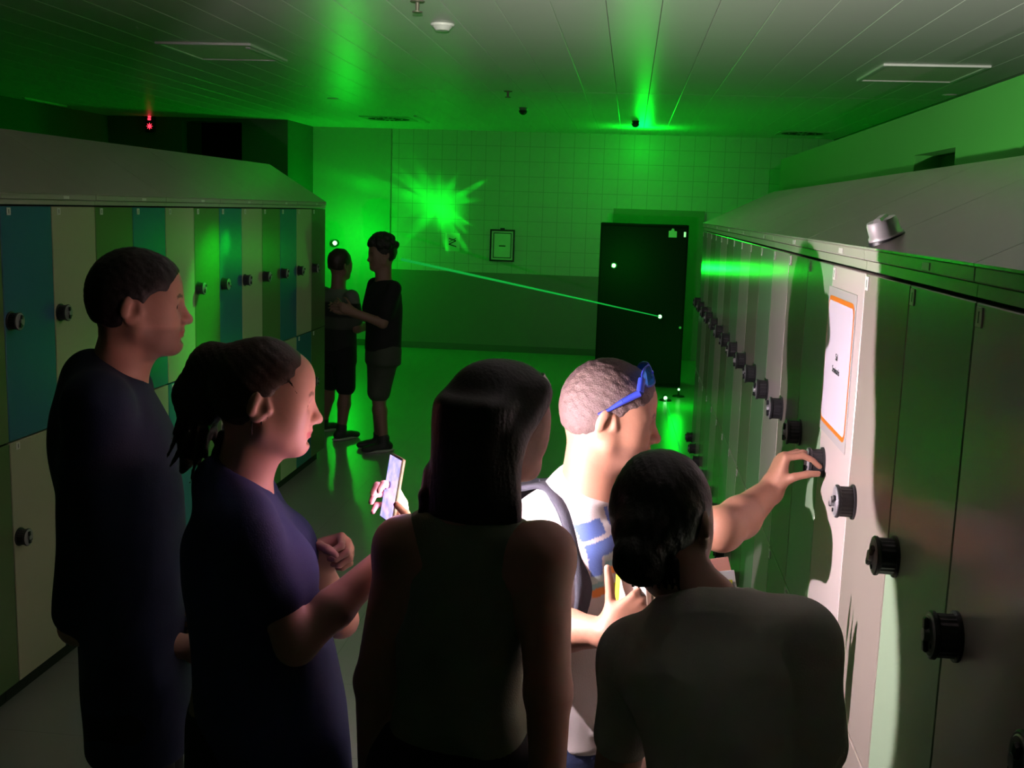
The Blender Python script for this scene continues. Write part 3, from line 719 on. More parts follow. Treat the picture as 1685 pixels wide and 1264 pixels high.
# ---- man at the left in a dark t-shirt
def man_left():
    Y = 2.36; h = Head(PY(231, 500, Y), (0.94, 0.33, -0.02), sc=0.955)
    root = person_root(h.c, 'man in profile at the far left wearing a dark t-shirt')
    fb = Vector((0.93, 0.36, 0)).normalized(); l = Z.cross(fb)
    nb = PY(190, 618, Y); pel = PY(226, 1115, Y); sR = PY(160, 668, 2.2); sL = nb+l*0.17-Z*0.06
    eR = PY(128, 1030, 2.24); Fh = pel+Z*0.1+fb*0.145; wR = Fh-l*0.1; eL = sL-Z*0.28+l*0.03; wL = Fh+l*0.12+Z*0.03
    H_ = (nb-pel).length
    lv = torso_levels(H_, 0.165, 0.11)
    ops = neck_ops(h, nb+fb*0.0+Z*0.0, 0.056)+[LOFT(pel, nb-pel, l, lv, 0.03)]
    ops += [RC(sR, eR, 0.05, 0.04, 0.03), RC(eR, wR, 0.04, 0.027, 0.02), RC(sL, eL, 0.05, 0.04, 0.03), RC(eL, wL, 0.04, 0.027, 0.02)]
    h1, _, _ = hand(wR, l+fb*0.1, fb, 1, ((20, 30, 20),)*4); h2, _, _ = hand(wL, -l+fb*0.15, fb, -1, ((20, 30, 20),)*4)
    lo_, an = legs_ops(pel, l, fb, 0.075)
    ops += h1+h2+lo_
    build_body(root, h, ops, SK_M, [(wR+l*0.06, 0.12)], beard=(0.1, 0.06, 0.05))
    h.eyes(root)
    short_hair(h, M_HAIR_BLACK, root, 0.009, 0.0012, top=0.004)
    lvs = [(-0.16, 0, 0.0, 0.19, 0.125), (0.0, 0, 0, 0.185, 0.125), (H_*0.3, 0, 0, 0.175, 0.122), (H_*0.6, 0, 0, 0.19, 0.135), (H_*0.8, 0, 0, 0.19, 0.122), (H_*0.92, 0, 0, 0.14, 0.085), (H_*1.0, 0, 0, 0.075, 0.062)]
    sh = [LOFT(pel, nb-pel, l, lvs, 0.04), RC(sR+Vector((0, 0, 0.0)), along(sR, eR, 0.93), 0.068, 0.058, 0.04), RC(sL, along(sL, eL, 0.7), 0.066, 0.062, 0.04)]
    sh += [RC(nb-fb*0.05, sR, 0.05, 0.06, 0.05), RC(nb-fb*0.05, sL, 0.05, 0.06, 0.05), EL(nb-fb*0.075-Z*0.14, (0.07, 0.12, 0.15), Rm(fb, l, Z), 0.05)]
    sh += [HS(along(sR, eR, 0.74), (0, 0, -1), 0) if False else folds(0.0035, 2.0), EL(nb+fb*0.045+Z*0.05, (0.075, 0.068, 0.055), Rm(fb, l, Z), 0.01, 's')]
    sdf_obj('t_shirt', sh, 0.007, M_NAVY2, root)
    tr = [LOFT(pel, Z, l, [(-0.14, 0, 0, 0.17, 0.12), (0.0, 0, 0, 0.172, 0.12), (0.06, 0, 0, 0.165, 0.115)], 0.03)]
    for s_, a_ in zip((-1, 1), an):
        hip = pel+l*(0.085*s_)-Z*0.06; kn = along(hip, a_, 0.48)+fb*0.02; tr += [RC(hip, kn, 0.092, 0.07, 0.04), RC(kn, a_+Z*0.02, 0.068, 0.056, 0.02)]
    tr.append(folds(0.003, 5.0)); sdf_obj('trousers', tr, 0.01, M_BLK, root)
    for a_ in an: shoe('shoe', a_, fb, root, M_SHOE, M_SOLE)
man_left()

# ---- woman with the phone
def woman_phone():
    Y = 2.05; h = Head(PY(440, 655, Y), (0.955, 0.27, -0.1), sc=0.925, female=True)
    root = person_root(h.c, 'woman in profile in a navy t-shirt with tied-back hair, holding a lit phone')
    fb = Vector((0.95, 0.3, 0)).normalized(); l = Z.cross(fb)
    nb = PY(392, 792, Y); pel = PY(405, 1170, Y-0.0); sR = PY(396, 866, 1.93); sL = nb+l*0.14-Z*0.06
    eR = PY(487, 1060, 1.92); hd = (P_UP*0.8-P_SIDE*0.6).normalized(); wR = PHONE_C-P_UP*0.06+TDIR*0.026-hd*0.055+P_SIDE*0.004
    eL = PY(560, 1020, 2.22); wL = PY(520, 915, 2.2)
    H_ = (nb-pel).length
    ops = neck_ops(h, nb, 0.047)+[LOFT(pel, nb-pel, l, torso_levels(H_, 0.15, 0.11, True), 0.03)]
    ops += [RC(sR, eR, 0.046, 0.037, 0.03), RC(eR, along(eR, wR, 0.35), 0.038, 0.038, 0.02), RC(along(eR, wR, 0.35), wR, 0.038, 0.024, 0.02)]
    ops += [RC(sL, eL, 0.046, 0.037, 0.03), RC(eL, wL, 0.037, 0.024, 0.02)]
    # phone: screen faces the woman, long side upright and leaning back
    def lw(w_):
        t_ = TDIR.cross(hd).normalized(); w_ = Vector(w_).normalized(); return (w_.dot(hd), w_.dot(t_), w_.dot(TDIR))
    h1, t1, fr = hand(wR, hd, TDIR, 1, ((24, 62, 60), (26, 64, 60), (28, 66, 60), (30, 66, 55)), 0.02, (lw(P_SIDE*0.9+P_UP*0.6), lw(P_UP*0.8+P_SIDE*0.35-TDIR*0.5), lw(P_UP*0.6-TDIR*0.75-P_SIDE*0.4)), 0.9)
    h2, _, _ = hand(wL, (0.8, -0.1, 0.35), (0.35, 0.75, 0.5), -1, ((75, 80, 50),)*4, 0.02, ((0.55, 0.5, -0.6), (0.75, -0.1, -0.6), (0.6, -0.5, -0.5)), 0.88)
    lo_, an = legs_ops(pel, l, fb, 0.075)
    ops += h1+h2+lo_
    build_body(root, h, ops, SK_F, [(wR+(PHONE_C-wR)*0.7, 0.11), (wL+Vector((0.05, 0, 0.02)), 0.11)], lip=(0.5, 0.14, 0.15), brow=(0.16, 0.09, 0.06))
    h.eyes(root)
    # hair: drawn back into a loose bun and falling behind
    P = h.P
    hr = [h.el(-0.016, 0, 0.036, 0.108, 0.082, 0.094, 0.0), h.el(-0.05, 0, 0.0, 0.068, 0.072, 0.08, 0.03)]
    hr += [h.el(0.12, 0, -0.03, 0.092, 0.13, 0.105, 0.012, 's')]
    for y in (-1, 1): hr += [h.el(0.004, 0.09*y, -0.03, 0.026, 0.024, 0.04, 0.006, 's'), h.el(0.06, 0.09*y, -0.03, 0.06, 0.045, 0.085, 0.008, 's')]
    hr.append(HS(P(0, 0, -0.075), -h.u-h.f*0.3, 0.01))
    hr += [EL(PY(350, 598, Y+0.01), (0.045, 0.05, 0.043), None, 0.03), EL(PY(336, 640, Y+0.02), (0.05, 0.05, 0.06), None, 0.03), RC(PY(328, 660, Y+0.02), PY(318, 735, Y+0.02), 0.05, 0.026, 0.03), RC(PY(318, 735, Y+0.02), PY(300, 775, Y+0.03), 0.026, 0.008, 0.02)]
    for k in range(16):
        a_ = PY(335+random.uniform(-25, 40), 700+random.uniform(-40, 30), Y+random.uniform(-0.03, 0.05)); b_ = a_+Vector((random.uniform(-0.06, 0.02), random.uniform(-0.02, 0.02), random.uniform(-0.11, -0.06))); hr.append(RC(a_, b_, 0.012, 0.002, 0.006))
    for k in range(7):
        a_ = P(0.045-0.012*k, -0.07, 0.05-0.01*k); b_ = a_+Vector((random.uniform(-0.02, 0.02), -0.004, -0.02-0.008*k)); hr.append(RC(a_, b_, 0.003, 0.0015, 0.002))
    hr.append(DISP(lambda Q: (0.0005*np.sin(Q[..., 0]*260+Q[..., 2]*380+3*np.sin(Q[..., 2]*40))+0.0022*noise3(Q, 50, 1.0)).astype(np.float32)))
    sdf_obj('hair', hr, 0.0036, M_HAIR_BROWN, root)
    lvs = [(-0.22, 0, -0.055, 0.21, 0.165), (0.0, 0, -0.05, 0.195, 0.155), (H_*0.3, 0, -0.04, 0.17, 0.14), (H_*0.6, 0, -0.015, 0.17, 0.132), (H_*0.78, 0, 0, 0.165, 0.112), (H_*0.92, 0, 0, 0.12, 0.075), (H_*1.0, 0, 0, 0.07, 0.056)]
    axn = (nb-pel).normalized(); vax = axn.cross(l-axn*l.dot(axn)); sgn = 1 if vax.dot(fb) < 0 else -1
    lvs = [(a, b, c*sgn, d, e_) for a, b, c, d, e_ in lvs]
    slR = along(sR, eR, 0.56)
    sh = [LOFT(pel, nb-pel, l, lvs, 0.04, fold=0.0028, fseed=1.0), RC(sR, slR, 0.062, 0.06, 0.03), RC(sL, along(sL, eL, 0.5), 0.06, 0.058, 0.03), RC(nb-fb*0.03, sR, 0.045, 0.055, 0.05), RC(nb-fb*0.03, sL, 0.045, 0.055, 0.05)]
    for s_ in (-1, 1): sh.append(EL(along(pel, nb, 0.66)+fb*0.085+l*(0.07*s_), (0.065, 0.07, 0.075), Rm(fb, l, Z), 0.04))
    sh += [folds(0.003, 4.0), EL(nb+fb*0.05+Z*0.045, (0.085, 0.07, 0.06), Rm(fb, l, Z), 0.01, 's')]
    sdf_obj('t_shirt', sh, 0.006, M_NAVY, root)
    tr = [LOFT(pel, Z, l, [(-0.2, 0, 0, 0.17, 0.125), (0.0, 0, 0, 0.17, 0.12), (0.05, 0, 0, 0.15, 0.1)], 0.03)]
    for s_, a_ in zip((-1, 1), an):
        hip = pel+l*(0.085*s_)-Z*0.06; kn = along(hip, a_, 0.48)+fb*0.02; tr += [RC(hip, kn, 0.09, 0.068, 0.04), RC(kn, a_+Z*0.02, 0.066, 0.05, 0.02)]
    sdf_obj('trousers', tr, 0.01, M_BLK, root)
    for a_ in an: shoe('shoe', a_, fb, root, M_SHOE, M_SOLE)
woman_phone()

# ---- the phone itself: screen towards the woman, torch LED on the far side
def phone():
    up = P_UP; nrm = -TDIR; side = P_SIDE
    r = empty('smartphone', PHONE_C); bpy.context.view_layer.update()
    M_ = Matrix((side, up, nrm)).transposed().to_4x4()
    tilt = Matrix.Rotation(math.radians(-24), 4, 'Y')
    r.matrix_world = Matrix.Translation(PHONE_C) @ M_
    hw, hh = 0.034, 0.067
    MB().box((-hw, -hh, -0.0085), (hw, hh, 0), 0, 0.003).build('phone_body', mat('phone_case', (0.3, 0.29, 0.25), 0.4), r)
    m = mat('phone_screen', (0.02, 0.02, 0.02), 0.2, emit=(0.45, 0.4, 1.0), estr=2.2)
    nt = m.node_tree; nz = nt.nodes.new('ShaderNodeTexNoise'); nz.inputs['Scale'].default_value = 38; cr_ = nt.nodes.new('ShaderNodeValToRGB')
    tc = nt.nodes.new('ShaderNodeTexCoord'); nt.links.new(tc.outputs['Object'], nz.inputs['Vector'])
    cr_.color_ramp.elements[0].position = 0.35; cr_.color_ramp.elements[0].color = (0.26, 0.24, 0.9, 1); cr_.color_ramp.elements[1].position = 0.6; cr_.color_ramp.elements[1].color = (0.44, 0.36, 0.75, 1)
    nt.links.new(nz.outputs['Fac'], cr_.inputs[0]); nt.links.new(cr_.outputs[0], nt.nodes['Principled BSDF'].inputs['Emission Color'])
    MB().box((-hw+0.003, -hh+0.004, 0.0), (hw-0.003, hh-0.004, 0.0006), 0).build('screen', m, r)
    MB().cyl((hw-0.012, hh-0.013, -0.0085), (hw-0.012, hh-0.013, -0.0095), 0.004, n=16).build('torch_lens', mat('torch_lens', (0.9, 0.9, 0.9), 0.2), r)
    tag(r, 'smartphone with glowing lavender screen held up in front of the woman in navy', 'phone')
    return M_, side, up, nrm
phone()

# ---- woman seen from behind
def woman_back():
    Y = 1.97; h = Head(PY(826, 697, Y+0.045), (0.77, 0.64, -0.06), sc=0.93, female=True)
    root = person_root(h.c, 'woman seen from behind with dark shoulder-length hair and a sleeveless top')
    fb = Vector((0.16, 0.99, 0)).normalized(); l = Z.cross(fb)
    nb = PY(770, 838, Y-0.01); pel = PY(755, 1230, Y); sR = PY(893, 915, 1.9); sL = PY(662, 900, 1.945)
    eR = PY(902, 1140, 1.87); wR = PY(900, 1370, 1.9); eL = PY(618, 1120, 1.97); wL = PY(612, 1340, 2.06)
    H_ = (nb-pel).length
    ops = neck_ops(h, nb, 0.046)+[LOFT(pel, nb-pel, l, torso_levels(H_, 0.145, 0.1, True), 0.03)]
    ops += [RC(nb-Z*0.03, sR, 0.035, 0.045, 0.05), RC(nb-Z*0.03, sL, 0.035, 0.045, 0.05), EL(sR, (0.055, 0.055, 0.06), None, 0.03), EL(sL, (0.044, 0.046, 0.052), None, 0.03)]
    ops += [RC(sR, eR, 0.052, 0.042, 0.03), RC(eR, wR, 0.042, 0.028, 0.02), RC(sL, eL, 0.047, 0.04, 0.03), RC(eL, wL, 0.04, 0.026, 0.02)]
    h1, _, _ = hand(wR, wR-eR, Vector((0.9, -0.4, 0)), 1, ((15, 20, 15),)*4); h2, _, _ = hand(wL, wL-eL, Vector((-0.9, -0.4, 0)), -1, ((15, 20, 15),)*4)
    lo_, an = legs_ops(pel, l, fb, 0.078); ops += h1+h2+lo_
    build_body(root, h, ops, (0.4, 0.21, 0.17), [], hv=0.003, lip=(0.35, 0.12, 0.11))
    h.eyes(root)
    P = h.P; c_ = h.c
    hc = PY(790, 690, Y-0.02)
    # volume of hair: crown shell plus a curtain behind and at the sides
    hr = [h.el(-0.018, 0, 0.038, 0.112, 0.092, 0.095, 0.0), h.el(0.03, 0, 0.07, 0.06, 0.07, 0.045, 0.03)]
    bz = PY(776, 862, Y-0.02); tz = PY(786, 650, Y-0.01)
    H2 = (tz-bz).length
    hr.append(LOFT(bz, tz-bz, l, [(0.0, 0.0, 0, 0.078, 0.05), (0.02, 0, 0, 0.086, 0.058), (H2*0.35, 0, 0, 0.081, 0.065), (H2*0.75, 0, 0, 0.081, 0.078), (H2*1.0, 0, 0, 0.075, 0.08)], 0.03))
    hr += [RC(P(0.04, -0.066, 0.075), P(-0.035, -0.085, -0.02), 0.02, 0.02, 0.03), RC(P(-0.035, -0.082, -0.02), PY(838, 862, Y-0.05), 0.02, 0.014, 0.03), RC(PY(716, 780, Y), PY(702, 848, Y), 0.02, 0.01, 0.03)]
    hr += [h.el(0.085, 0.0, -0.05, 0.1, 0.125, 0.125, 0.008, 's'), EL(nb+fb*0.08+Z*0.06, (0.06, 0.06, 0.12), None, 0.02, 's')]
    for k in range(26):
        t_ = random.uniform(-0.085, 0.085); a_ = bz-l*t_+Z*0.05-fb*0.02; b_ = a_+Vector((random.uniform(-0.02, 0.012), random.uniform(-0.01, 0.01), random.uniform(-0.075, -0.05))); hr.append(RC(a_, b_, 0.014, 0.003, 0.008))
    cc = np.array(h.c, np.float32); R = h.R
    def strand(Q):
        q = (Q-cc)@R.T; an_ = np.arctan2(q[..., 1], q[..., 0]); return (0.0004*np.sin(an_*110+2*np.sin(q[..., 2]*30))+0.0016*noise3(Q, 38, 2.0)).astype(np.float32)
    hr.append(DISP(strand)); hob = sdf_obj('hair', hr, 0.0036, M_HAIR_BLACK, root)
    cl_ = MB(); a_ = P(0.055, -0.05, 0.108); b_ = P(0.085, -0.035, 0.083); cl_.cyl(a_, b_, 0.004, 0.004, 10)
    o = cl_.build('hair_clip', M_CHROME, root); o.matrix_parent_inverse = Matrix.Translation(-Vector(root.location)); o['label'] = 'pale metal hair clip'
    # sleeveless top
    lvs = [(0.0, 0, 0, 0.142, 0.112), (H_*0.07, 0, 0, 0.138, 0.11), (H_*0.25, 0, 0, 0.122, 0.1), (H_*0.5, 0, 0, 0.13, 0.105), (H_*0.75, 0, 0, 0.14, 0.1), (H_*0.88, 0, 0, 0.12, 0.075), (H_*0.97, 0, 0, 0.07, 0.055)]
    lvs = [(a+(0.02 if i == 0 else 0), b, c, d, e_) for i, (a, b, c, d, e_) in enumerate(lvs)]
    sh = [LOFT(pel+(nb-pel).normalized()*0.0, nb-pel, l, lvs, 0.04, fold=0.0016), RC(nb-Z*0.035, along(nb, sR, 0.62)-Z*0.01, 0.04, 0.045, 0.05), RC(nb-Z*0.035, along(nb, sL, 0.62)-Z*0.005, 0.04, 0.045, 0.05)]
    sh += [EL(sR+l*-0.028-Z*0.05, (0.062, 0.1, 0.13), None, 0.01, 's'), EL(sL+l*0.028-Z*0.05, (0.06, 0.1, 0.125), None, 0.01, 's'), folds(0.002, 3.0)]
    sdf_obj('sleeveless_top', sh, 0.006, M_OLIVE, root)
    tr = [LOFT(pel, Z, l, [(-0.2, 0, 0, 0.17, 0.13), (-0.05, 0, 0, 0.165, 0.125), (0.03, 0, 0, 0.146, 0.112), (0.055, 0, 0, 0.14, 0.108)], 0.03)]
    for s_, a_ in zip((-1, 1), an):
        hip = pel+l*(0.085*s_)-Z*0.06; kn = along(hip, a_, 0.48)+fb*0.02; tr += [RC(hip, kn, 0.095, 0.07, 0.04), RC(kn, a_+Z*0.02, 0.066, 0.05, 0.02)]
    sdf_obj('trousers', tr, 0.009, M_BLK, root)
    for a_ in an: shoe('shoe', a_, fb, root, M_SHOE, M_SOLE)
woman_back()

# ---- man turning the knob
def man_knob():
    Y = 2.44; h = Head(PY(1006, 684, Y), (0.985, 0.06, -0.14), sc=1.0)
    root = person_root(h.c, 'man in a white printed t-shirt reaching out to a locker knob')
    fb = Vector((0.8, -0.6, 0)).normalized(); l = Z.cross(fb)
    nb = PY(968, 806, Y+0.01); pel = PY(962, 1165, Y); sR = PY(893, 862, 2.4); sL = PY(1082, 850, 2.6)
    eR = PY(898, 1035, 2.24); wR = PY(1003, 1042, 2.13); eL = PY(1188, 872, 2.36); wL = PY(1269, 806, 2.57)
    H_ = (nb-pel).length
    ops = neck_ops(h, nb, 0.06)+[LOFT(pel, nb-pel, l, torso_levels(H_, 0.155, 0.11), 0.03)]
    ops += [RC(sR, eR, 0.052, 0.042, 0.03), RC(eR, along(eR, wR, 0.35), 0.042, 0.043, 0.02), RC(along(eR, wR, 0.35), wR, 0.043, 0.028, 0.02)]
    m1 = along(eL, wL, 0.35)+Vector((0, 0, -0.006))
    ops += [RC(sL, eL, 0.052, 0.046, 0.03), RC(eL, m1, 0.045, 0.046, 0.02), RC(m1, wL, 0.046, 0.029, 0.02)]
    # left hand on the knob, thumb below
    K = Vector((XR-0.02, 2.589, 1.405))
    d = Vector((0.3, 0.22, 0.95)).normalized(); z = Vector((-0.9, -0.1, 0.3)); z = (z-d*z.dot(d)).normalized(); t = z.cross(d).normalized()*-1
    def loc_(w_): w_ = Vector(w_).normalized(); return (w_.dot(d), w_.dot(t), w_.dot(z))
    h1, tips, _ = hand(wL, d, z, -1, ((62, 38, 12), (60, 34, 12), (52, 34, 12), (48, 30, 10)), 0.1, (loc_((0.6, -0.35, 0.45)), loc_((0.9, 0.0, 0.25)), loc_((0.95, 0.2, 0.05))), 0.93)
    h2, _, _ = hand(wR, (0.75, 0.25, 0.6), (0.1, -0.9, 0.3), 1, ((48, 45, 25), (52, 50, 25), (58, 50, 25), (62, 50, 25)), 0.03, ((0.6, 0.75, -0.1), (0.55, 0.8, -0.05), (0.5, 0.85, 0.0)), 0.96)
    lo_, an = legs_ops(pel, l, fb, 0.08, lean=Vector((0, 0.05, 0)))
    ops += h1+h2+lo_
    build_body(root, h, ops, (0.36, 0.17, 0.11), [(wL+Vector((0.05, 0.03, 0.06)), 0.11), (wR+Vector((0.06, 0.02, 0.05)), 0.11)], hv=0.0026, vox=0.007, beard=(0.2, 0.1, 0.08), brow=(0.05, 0.03, 0.02))
    h.eyes(root)
    short_hair(h, M_HAIR_BUZZ, root, 0.006, 0.0014, vox=0.0024, top=0.003)
    lvs = [(-0.05, 0, 0.0, 0.185, 0.13), (0.0, 0, 0, 0.18, 0.128), (H_*0.3, 0, 0, 0.175, 0.128), (H_*0.6, 0, 0, 0.18, 0.135), (H_*0.8, 0, 0, 0.178, 0.12), (H_*0.92, 0, 0, 0.135, 0.085), (H_*1.0, 0, 0, 0.085, 0.068)]
    slR = along(sR, eR, 0.62); slL = along(sL, eL, 0.45)
    axn = (nb-pel).normalized()
    sh = [LOFT(pel, nb-pel, l, lvs, 0.04, fold=0.004, fseed=2.5), RC(sR, slR, 0.066, 0.07, 0.03), RC(sL, slL, 0.064, 0.066, 0.03), RC(nb-fb*0.03, sR, 0.05, 0.058, 0.05), RC(nb-fb*0.03, sL, 0.05, 0.058, 0.05)]
    for k in range(5):    # folds running from the shoulder down the sleeve and chest
        a_ = along(sR, nb, 0.2*k)+fb*0.06-Z*0.02; b_ = a_+Vector((0.02+0.02*k, -0.04, -0.2)); sh.append(RC(a_, b_, 0.012, 0.016, 0.02))
    dv = (LV := (-Z*0.9+fb*0.3+l*0.25).normalized())
    for k in range(9):
        a_ = along(sR, nb, 0.12*k-0.1)+fb*(0.03+0.012*k)-Z*0.03; b_ = a_+(-Z*0.16+fb*0.05+l*(0.02*k-0.02)); sh.append(RC(a_, b_, 0.006, 0.011, 0.012))
    for k in range(6):
        a_ = pel+Z*(0.02+0.05*k)+fb*0.12-l*(0.1-0.03*k); b_ = a_+l*0.14+Z*(0.05-0.02*k)+fb*0.008; sh.append(RC(a_, b_, 0.008, 0.012, 0.016))
    sh += [folds(0.0045, 7.0, 26), EL(h.P(0.012, 0, -0.135), (0.085, 0.075, 0.06), Rm(*frame((0.9, -0.2, 0.25))), 0.006, 's')]
    cpt = pel; LN = np.array(l); ZN = np.array(axn); O = np.array(pel); FN = np.array(fb)
    # print on the chest: bar, hooked block, stripes
    base = PY(998, 914, 2.3)
    def shirt_col(V):
        C = np.tile(np.array((0.6, 0.54, 0.53), np.float32), (len(V), 1)); q = V-np.array(base, np.float32)
        x = q@LN; y = q[:, 2]-0.18*x; fr = (V-O)@FN > 0.02
        def rect(x0, x1, y0, y1, c_):
            m_ = fr & (x > x0) & (x < x1) & (y > y0) & (y < y1); C[m_] = c_
        B_ = (0.1, 0.16, 0.42); T_ = (0.22, 0.42, 0.42); OR = (0.75, 0.24, 0.05); P_ = (0.45, 0.55, 0.52)
        rect(-0.03, 0.035, 0.03, 0.062, B_); rect(-0.028, 0.055, -0.008, 0.022, B_); rect(-0.028, 0.002, -0.045, 0.022, B_)
        rect(0.008, 0.06, -0.022, -0.008, P_); rect(0.008, 0.06, -0.036, -0.022, T_); rect(0.008, 0.06, -0.052, -0.036, OR)
        rect(-0.028, 0.002, -0.06, -0.045, P_); rect(-0.028, 0.002, -0.072, -0.06, T_); rect(-0.028, 0.002, -0.09, -0.072, OR)
        m_ = fr & (x > 0.012) & (y < -0.075) & (y > -0.16) & (x-0.012 > (-0.075-y)*0.25); C[m_] = (0.42, 0.38, 0.04)
        m_ = fr & (x > 0.05) & (x < 0.1) & (y > -0.05) & (y < 0.075); C[m_ & (np.abs(x-0.062) < 0.007)] = B_
        return C
    sdf_obj('t_shirt', sh, 0.0042, M_TWHITE, root, shirt_col)
    # ribbed collar
    cN = MB(); cc_ = nb+Z*0.005; 
    tr = [LOFT(pel, Z, l, [(-0.16, 0, 0, 0.17, 0.125), (0.0, 0, 0, 0.17, 0.122), (0.03, 0, 0, 0.165, 0.12)], 0.03)]
    for s_, a_ in zip((-1, 1), an):
        hip = pel+l*(0.085*s_)-Z*0.06; kn = along(hip, a_, 0.48)+fb*0.02; tr += [RC(hip, kn, 0.095, 0.074, 0.04), RC(kn, a_+Z*0.02, 0.07, 0.055, 0.02)]
    tr.append(folds(0.003, 9.0)); sdf_obj('jeans', tr, 0.008, M_JEANS, root)
    for a_ in an: shoe('shoe', a_, fb, root, M_SHOE, M_SOLE)
    # sunglasses pushed up on the head
    r = empty('sunglasses', h.P(0.06, 0, 0.085)); bpy.context.view_layer.update(); Gm = Matrix.Translation(-Vector(r.location))
    M_BL = mat('glasses_blue', (0.03, 0.05, 0.4), 0.3); M_LE = mat('mirror_lens_blue', (0.03, 0.22, 0.8), 0.08, metal=0.6)
    fr = MB(); gf = (h.f*0.55+h.u*0.83).normalized(); gd = (h.f*0.83-h.u*0.55).normalized()
    P = h.P
    cen = P(0.068, 0, 0.112)
    # lens plane: normal points up and forward
    for y in (-1, 1):
        lens = MB(); poly = []
        for i in range(24):
            a_ = 2*math.pi*i/24; ex = 0.027*math.copysign(abs(math.cos(a_))**0.75, math.cos(a_)); ey = 0.02*math.copysign(abs(math.sin(a_))**0.75, math.sin(a_)); poly.append((ex, ey))
        def fn(p, s_, y=y):
            w_ = y*0.034+p[0]; back = -(w_*w_)*6.5
            return cen+h.l*w_+(h.u*0.86-h.f*0.5)*p[1]+(h.f*0.86+h.u*0.5)*(back*1.0+0.004-0.0016*s_)
        lens.prism(poly, fn, 0)
        o = lens.build('lens', M_LE, r); o.matrix_parent_inverse = Gm
        rim = [fn((p[0]*1.07, p[1]*1.1), 0.5) for p in poly]; fr.tube(rim+[rim[0]], 0.0022, 8)
        hinge = fn((0.03*y, 0.004), 1); ear = P(-0.014, 0.083*y, 0.026); mid = P(0.045, 0.084*y, 0.075)
        tm = MB(); tm.tube([hinge, mid, P(0.012, 0.0855*y, 0.05), ear, P(-0.035, 0.08*y, 0.012)], [0.008, 0.0085, 0.0068, 0.004, 0.003], 10)
        o = tm.build('temple', M_BL, r); o.matrix_parent_inverse = Gm
    fr.tube([cen+h.l*0.009+(h.f*0.86+h.u*0.5)*0.004, cen-h.l*0.009+(h.f*0.86+h.u*0.5)*0.004], 0.003, 8)
    o = fr.build('frame', M_BL, r); o.matrix_parent_inverse = Gm
    tag(r, 'blue mirrored sunglasses pushed up on the head of the man at the lockers', 'sunglasses')
    # backpack
    r = empty('backpack', nb-fb*0.2-Z*0.25); bpy.context.view_layer.update(); Gm = Matrix.Translation(-Vector(r.location))
    bc = nb-fb*0.262-Z*0.25-l*0.01; Rb = Rm(fb, l, Z)
    o = sdf_obj('pack_body', [BX(bc, (0.085, 0.14, 0.22), Rb, 0.05, 0.02), BX(bc-fb*0.08-Z*0.06, (0.035, 0.11, 0.12), Rb, 0.03, 0.02), folds(0.003, 6)], 0.008, M_PACK, r)
    for s_, S_, E_ in ((-1, sR, eR), (0.35, sL, eL)):
        top = along(nb, S_, 0.72 if s_ < 0 else 0.55); inn = l*(0.0)
        pts = [nb-fb*0.17+l*(0.07*s_)-Z*0.02, top-fb*0.09+Z*0.045, top-fb*0.02+Z*0.062, top+fb*0.06+l*(0.03*s_)+Z*0.03, top+fb*0.12+l*(0.05*s_)-Z*0.06, top+fb*0.145+l*(0.06*s_)-Z*0.14, top+fb*0.13-Z*0.24+l*(0.07*s_), top+fb*0.07-Z*0.33+l*(0.08*s_), top-fb*0.08-Z*0.38+l*(0.06*s_)]
        # smooth the path
        def cat(pts, t_):
            n_ = len(pts)-1; i = min(int(t_*n_), n_-1); u_ = t_*n_-i; p0 = pts[max(i-1, 0)]; p1 = pts[i]; p2 = pts[i+1]; p3 = pts[min(i+2, n_)]
            return 0.5*((2*p1)+(p2-p0)*u_+(2*p0-5*p1+4*p2-p3)*u_*u_+(3*p1-p0-3*p2+p3)*u_**3)
        sm = [cat(pts, i/46) for i in range(47)]; st = MB(); vs = []
        for i, p in enumerate(sm):
            tg = (sm[min(i+1, 46)]-sm[max(i-1, 0)]).normalized(); wv = (l*1.0-tg*l.dot(tg)).normalized(); nv = tg.cross(wv)
            hw = 0.031 if i < 32 else 0.031-0.001*(i-32)
            for a_, b_ in ((-1, -1), (-0.45, -1.35), (0.45, -1.35), (1, -1), (1, 1), (0.45, 1.35), (-0.45, 1.35), (-1, 1)): vs.append(p+wv*(hw*a_)+nv*(0.005*b_))
        fs = [(i*8+j, i*8+(j+1) % 8, (i+1)*8+(j+1) % 8, (i+1)*8+j) for i in range(46) for j in range(8)]
        st.add(vs, fs, 0, True); o = st.build('strap', M_PACK, r); o.matrix_parent_inverse = Gm
    hn = MB(); pp = [bc+Z*0.2+l*0.05, bc+Z*0.255+l*0.035, bc+Z*0.265, bc+Z*0.255-l*0.035, bc+Z*0.2-l*0.05]; hn.tube(pp, 0.011, 10)
    o = hn.build('handle', mat('handle_beige', (0.55, 0.4, 0.36), 0.7), r); o.matrix_parent_inverse = Gm; o['label'] = 'beige grab handle'
    tag(r, 'dark backpack worn by the man in the white t-shirt', 'backpack')
    return wR, h
man_knob()

